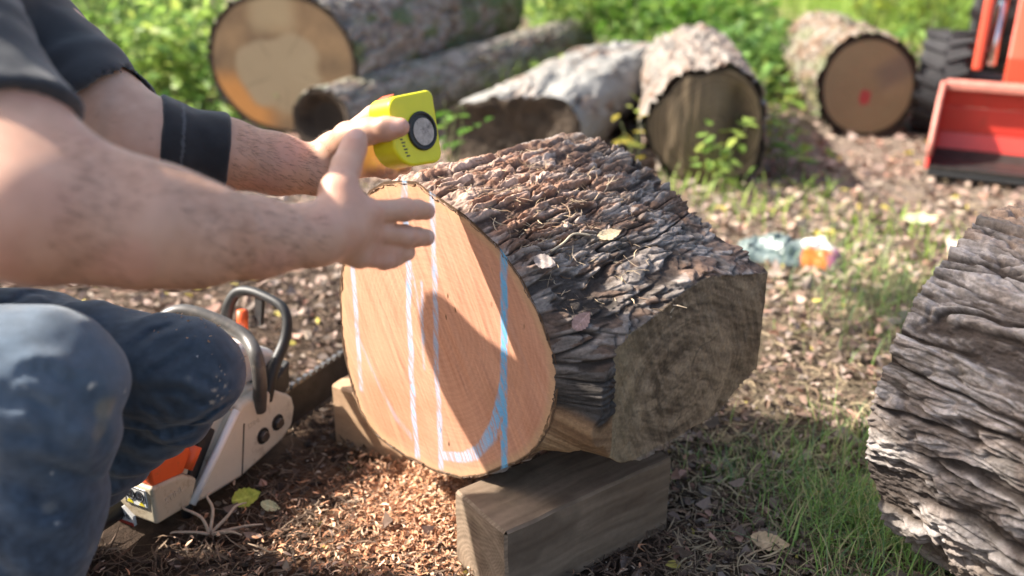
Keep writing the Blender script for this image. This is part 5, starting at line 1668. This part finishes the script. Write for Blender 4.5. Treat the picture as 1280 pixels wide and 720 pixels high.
plant('seedling', 'yellow leaved sprig standing at the right side of the pale grey log', on_ground(np.array([G(790, 232)[0]]), np.array([G(790, 232)[1]]))[0], 3, 4, .28, .10, .07, [(.50, .42, .06), (.34, .38, .08)], group='seedlings among the logs', wid=.5)

# bushes behind the logs
shr = [(150, 62, 1.3, .55, 'dark green bush behind the person at the far left', DG),
       (215, 110, .55, .45, 'low bright green bush left of the huge mossy log', YG),
       (90, 105, .8, .5, 'bright green bush just behind the person', YG),
       (230, 30, 1.0, .6, 'tall leafy bush rising behind the huge mossy log at the left', DG),
       (715, 48, .75, .5, 'green bush at the far end of the huge mossy log', YG),
       (790, 60, .6, .5, 'leafy green bush behind the pale grey log', [(.10, .22, .03), (.16, .30, .04)]),
       (890, 50, .6, .5, 'green bush behind the split log, left of the pale path', [(.10, .22, .03), (.18, .32, .05)]),
       (930, 95, .40, .4, 'low dark green bush left of the red marked log', DG),
       (1085, 22, .9, .6, 'sunny yellow green bush right of the pale path', [(.28, .36, .05), (.36, .42, .06)]),
       (1165, 40, .9, .6, 'yellow green bush behind the tractor wheel', [(.22, .33, .05), (.30, .38, .06)]),
       (860, 12, 1.1, .7, 'tall bush behind the split log at the top edge', YG),
       (330, 4, 1.0, .7, 'bush with yellowish stems behind the middle of the huge log', DG)]
for (px_, py_, h_, sp_, lab_, cl) in shr:
    b_ = G(px_, py_ + 25)
    plant('bush', lab_, on_ground(np.array([b_[0]]), np.array([b_[1]]))[0], 16, 26, h_, sp_, .085, cl, cat='bush', group='bushes behind the log pile', dropy=.7, wid=.7)

# undergrowth: low leaves nobody could count
def under(n, x0, x1, y0, y1, hmax, cols, lsz):
    x = rng.uniform(x0, x1, n); y = rng.uniform(y0, y1, n)
    d = fbm2(x * 1.4, y * 1.4, 3, 410)
    m = (d > .40) & ~((np.abs(x - 2.9 - .16 * (y - 8)) < .75) & (y > 6.8)); x, y, d = x[m], y[m], d[m]
    z = rng.uniform(0, 1, len(x)) ** 1.2 * hmax * sst(.38, .62, d)
    P = on_ground(x, y, 0); P[:, 2] += z + .02
    return leaves(P, rng.uniform(.5, 1.3, len(x)) * lsz, pick(cols, len(x), .35), tilt=.7, curl=.25)


up_ = [under(15000, -4.6, -.95, 4.3, 10.5, .38, DG + YG, .075), under(9000, .15, 2.6, 5.4, 11, .40, DG + YG, .075), under(9000, -1.2, 6, 9.2, 16, .8, YG + DG, .11),
       under(2500, 3.6, 6.5, 6.5, 12, .7, [(.26, .36, .05), (.2, .32, .05)], .09), under(9000, -9, -3.5, 5, 16, .9, DG + YG, .11), under(1500, .1, 1.6, 4.6, 5.6, .25, YG, .06)]
off = 0; Vs_, Fs_, Cs_ = [], [], []
for V, F, c_ in up_:
    Vs_.append(V); Fs_.append(F + off); Cs_.append(c_); off += len(V)
tag(mesh_np('undergrowth', np.concatenate(Vs_), np.concatenate(Fs_), M['green'], None, np.concatenate(Cs_), smooth=False), 'lush green undergrowth on the forest floor behind the logs', 'undergrowth', kind='stuff')

# ================================================================ forest trees round the clearing (they shade it)
def tree(label, base, H, r, crown_c, crown_r, nl, lean=(0, 0), cols=DG, lsz=.16, rg=rng, clump=26, clumps=None, csz=.22):
    b = np.array([base[0], base[1], 0.])
    t = thing('tree', label, 'tree', b, 'forest trees round the clearing')
    top = b + np.array([lean[0], lean[1], H])
    pth = smooth_path([b - UPV * .1, b * .7 + top * .3 + np.array([.05, .03, 0]), b * .35 + top * .65 - np.array([.06, 0, 0]), top], 5)
    m = MB(); n_ = len(pth); m.tube(pth, [r * (1.25 if i == 0 else 1) * (1 - .72 * i / (n_ - 1)) for i in range(n_)], 14)
    cc_ = b + np.array(crown_c); cl_c = []
    for i in range(clump):
        v = rg.normal(0, 1, 3); v /= np.linalg.norm(v); cl_c.append(cc_ + v * np.array(crown_r) * rg.uniform(.35, 1) ** .6)
    if clumps is not None: cl_c = [np.array(q) for q in clumps]; clump = len(cl_c)
    for i in range(0, clump, 2):
        s0 = pth[int(rg.uniform(.45, .95) * (n_ - 1))]; e0 = cl_c[i]
        m.tube(smooth_path([s0, s0 * .5 + e0 * .5 + np.array([0, 0, .25]), e0], 4), [r * .28, r * .24, r * .2, r * .18, r * .15, r * .12, r * .1, r * .07, r * .05], 7)
    m.build('trunk', M['trunk'], t, smooth=True)
    P = np.concatenate([c + rg.normal(0, 1, (nl // clump, 3)) * np.array(crown_r) * csz for c in cl_c])
    V, F, c_ = leaves(P, rg.uniform(.6, 1.3, len(P)) * lsz, pick(cols, len(P), .3, rg), tilt=.8, curl=.2, rg=rg)
    mesh_np('crown', V, F, M['green'], t, c_, smooth=False)
    return t


TREES = True
# ================================================================ trees, light, camera
sun_to = nrm([-.735, .098, .665])          # direction towards the sun
tree('tall broadleaf tree behind the huge mossy log', (-2.6, 14.5), 11, .26, (0, 0, 8.0), (2.6, 2.6, 2.4), 5200)
tree('tall broadleaf tree behind the pale path', (1.6, 17), 12, .3, (0, 0, 8.5), (2.8, 2.8, 2.6), 5200)
tree('broadleaf tree at the far right behind the tractor', (7.5, 13), 11, .26, (0, 0, 7.5), (2.6, 2.6, 2.4), 5200)
# unseen leafy limb, added along the sun direction to shade the near right side
vv = nrm([.65, 0, .76])
lim = [sun_to * rng.uniform(4.6, 5.4) + vv * rng.uniform(.72, .90) + np.array([0, 1, 0]) * yy for yy in np.linspace(.35, 2.2, 16)]
tree('broadleaf tree at the left of the clearing with an added limb that shades it', (-6.0, -.8), 7.5, .2, (0, 0, 5.6), (.9, .9, .9), 5200, clumps=lim + [np.array([-6.0, -1.2, 6.8]) + rng.normal(0, .8, 3) for _ in range(10)], csz=.11, lsz=.11)

W_ = bpy.data.worlds.new('World'); S.world = W_; W_.use_nodes = True
nt = W_.node_tree; bg = nt.nodes['Background']
sky = nt.nodes.new('ShaderNodeTexSky'); sky.sky_type = 'NISHITA'; sky.sun_disc = False
sky.sun_elevation = math.asin(sun_to[2]); sky.sun_rotation = math.atan2(sun_to[0], sun_to[1])
sky.air_density = 1.0; sky.dust_density = 4.0; sky.ozone_density = .3
nt.links.new(sky.outputs[0], bg.inputs['Color']); bg.inputs['Strength'].default_value = .112

ld = bpy.data.lights.new('sun', 'SUN'); ld.energy = 4.7; ld.angle = math.radians(.53); ld.color = (1.0, .93, .84)
lo_ = bpy.data.objects.new('sun', ld); COL.objects.link(lo_)
lo_.rotation_euler = Vector(tuple(sun_to)).to_track_quat('Z', 'Y').to_euler()

cd = bpy.data.cameras.new('camera'); co = bpy.data.objects.new('camera', cd); COL.objects.link(co)
co.location = tuple(CAM); co.rotation_euler = (math.radians(90 - 22), 0, 0)
cd.sensor_width = 36; cd.lens = 36 * FPX / 1280; cd.clip_start = .02; cd.clip_end = 400
cd.dof.use_dof = True; cd.dof.focus_distance = 1.32; cd.dof.aperture_fstop = 2.2
S.camera = co
S.view_settings.view_transform = 'Standard'; S.view_settings.look = 'None'; S.view_settings.gamma = 1; S.view_settings.exposure = 1.46
S.view_settings.use_curve_mapping = False
S.render.engine = 'CYCLES'
cy = S.cycles
cy.use_denoising = True; cy.denoiser = 'OPENIMAGEDENOISE'; cy.use_adaptive_sampling = True; cy.adaptive_threshold = .015
cy.max_bounces = 7; cy.diffuse_bounces = 3; cy.glossy_bounces = 3; cy.transmission_bounces = 4; cy.transparent_max_bounces = 6
cy.sample_clamp_indirect = 6; cy.caustics_reflective = False; cy.caustics_refractive = False
S.render.resolution_x = 1024; S.render.resolution_y = 576
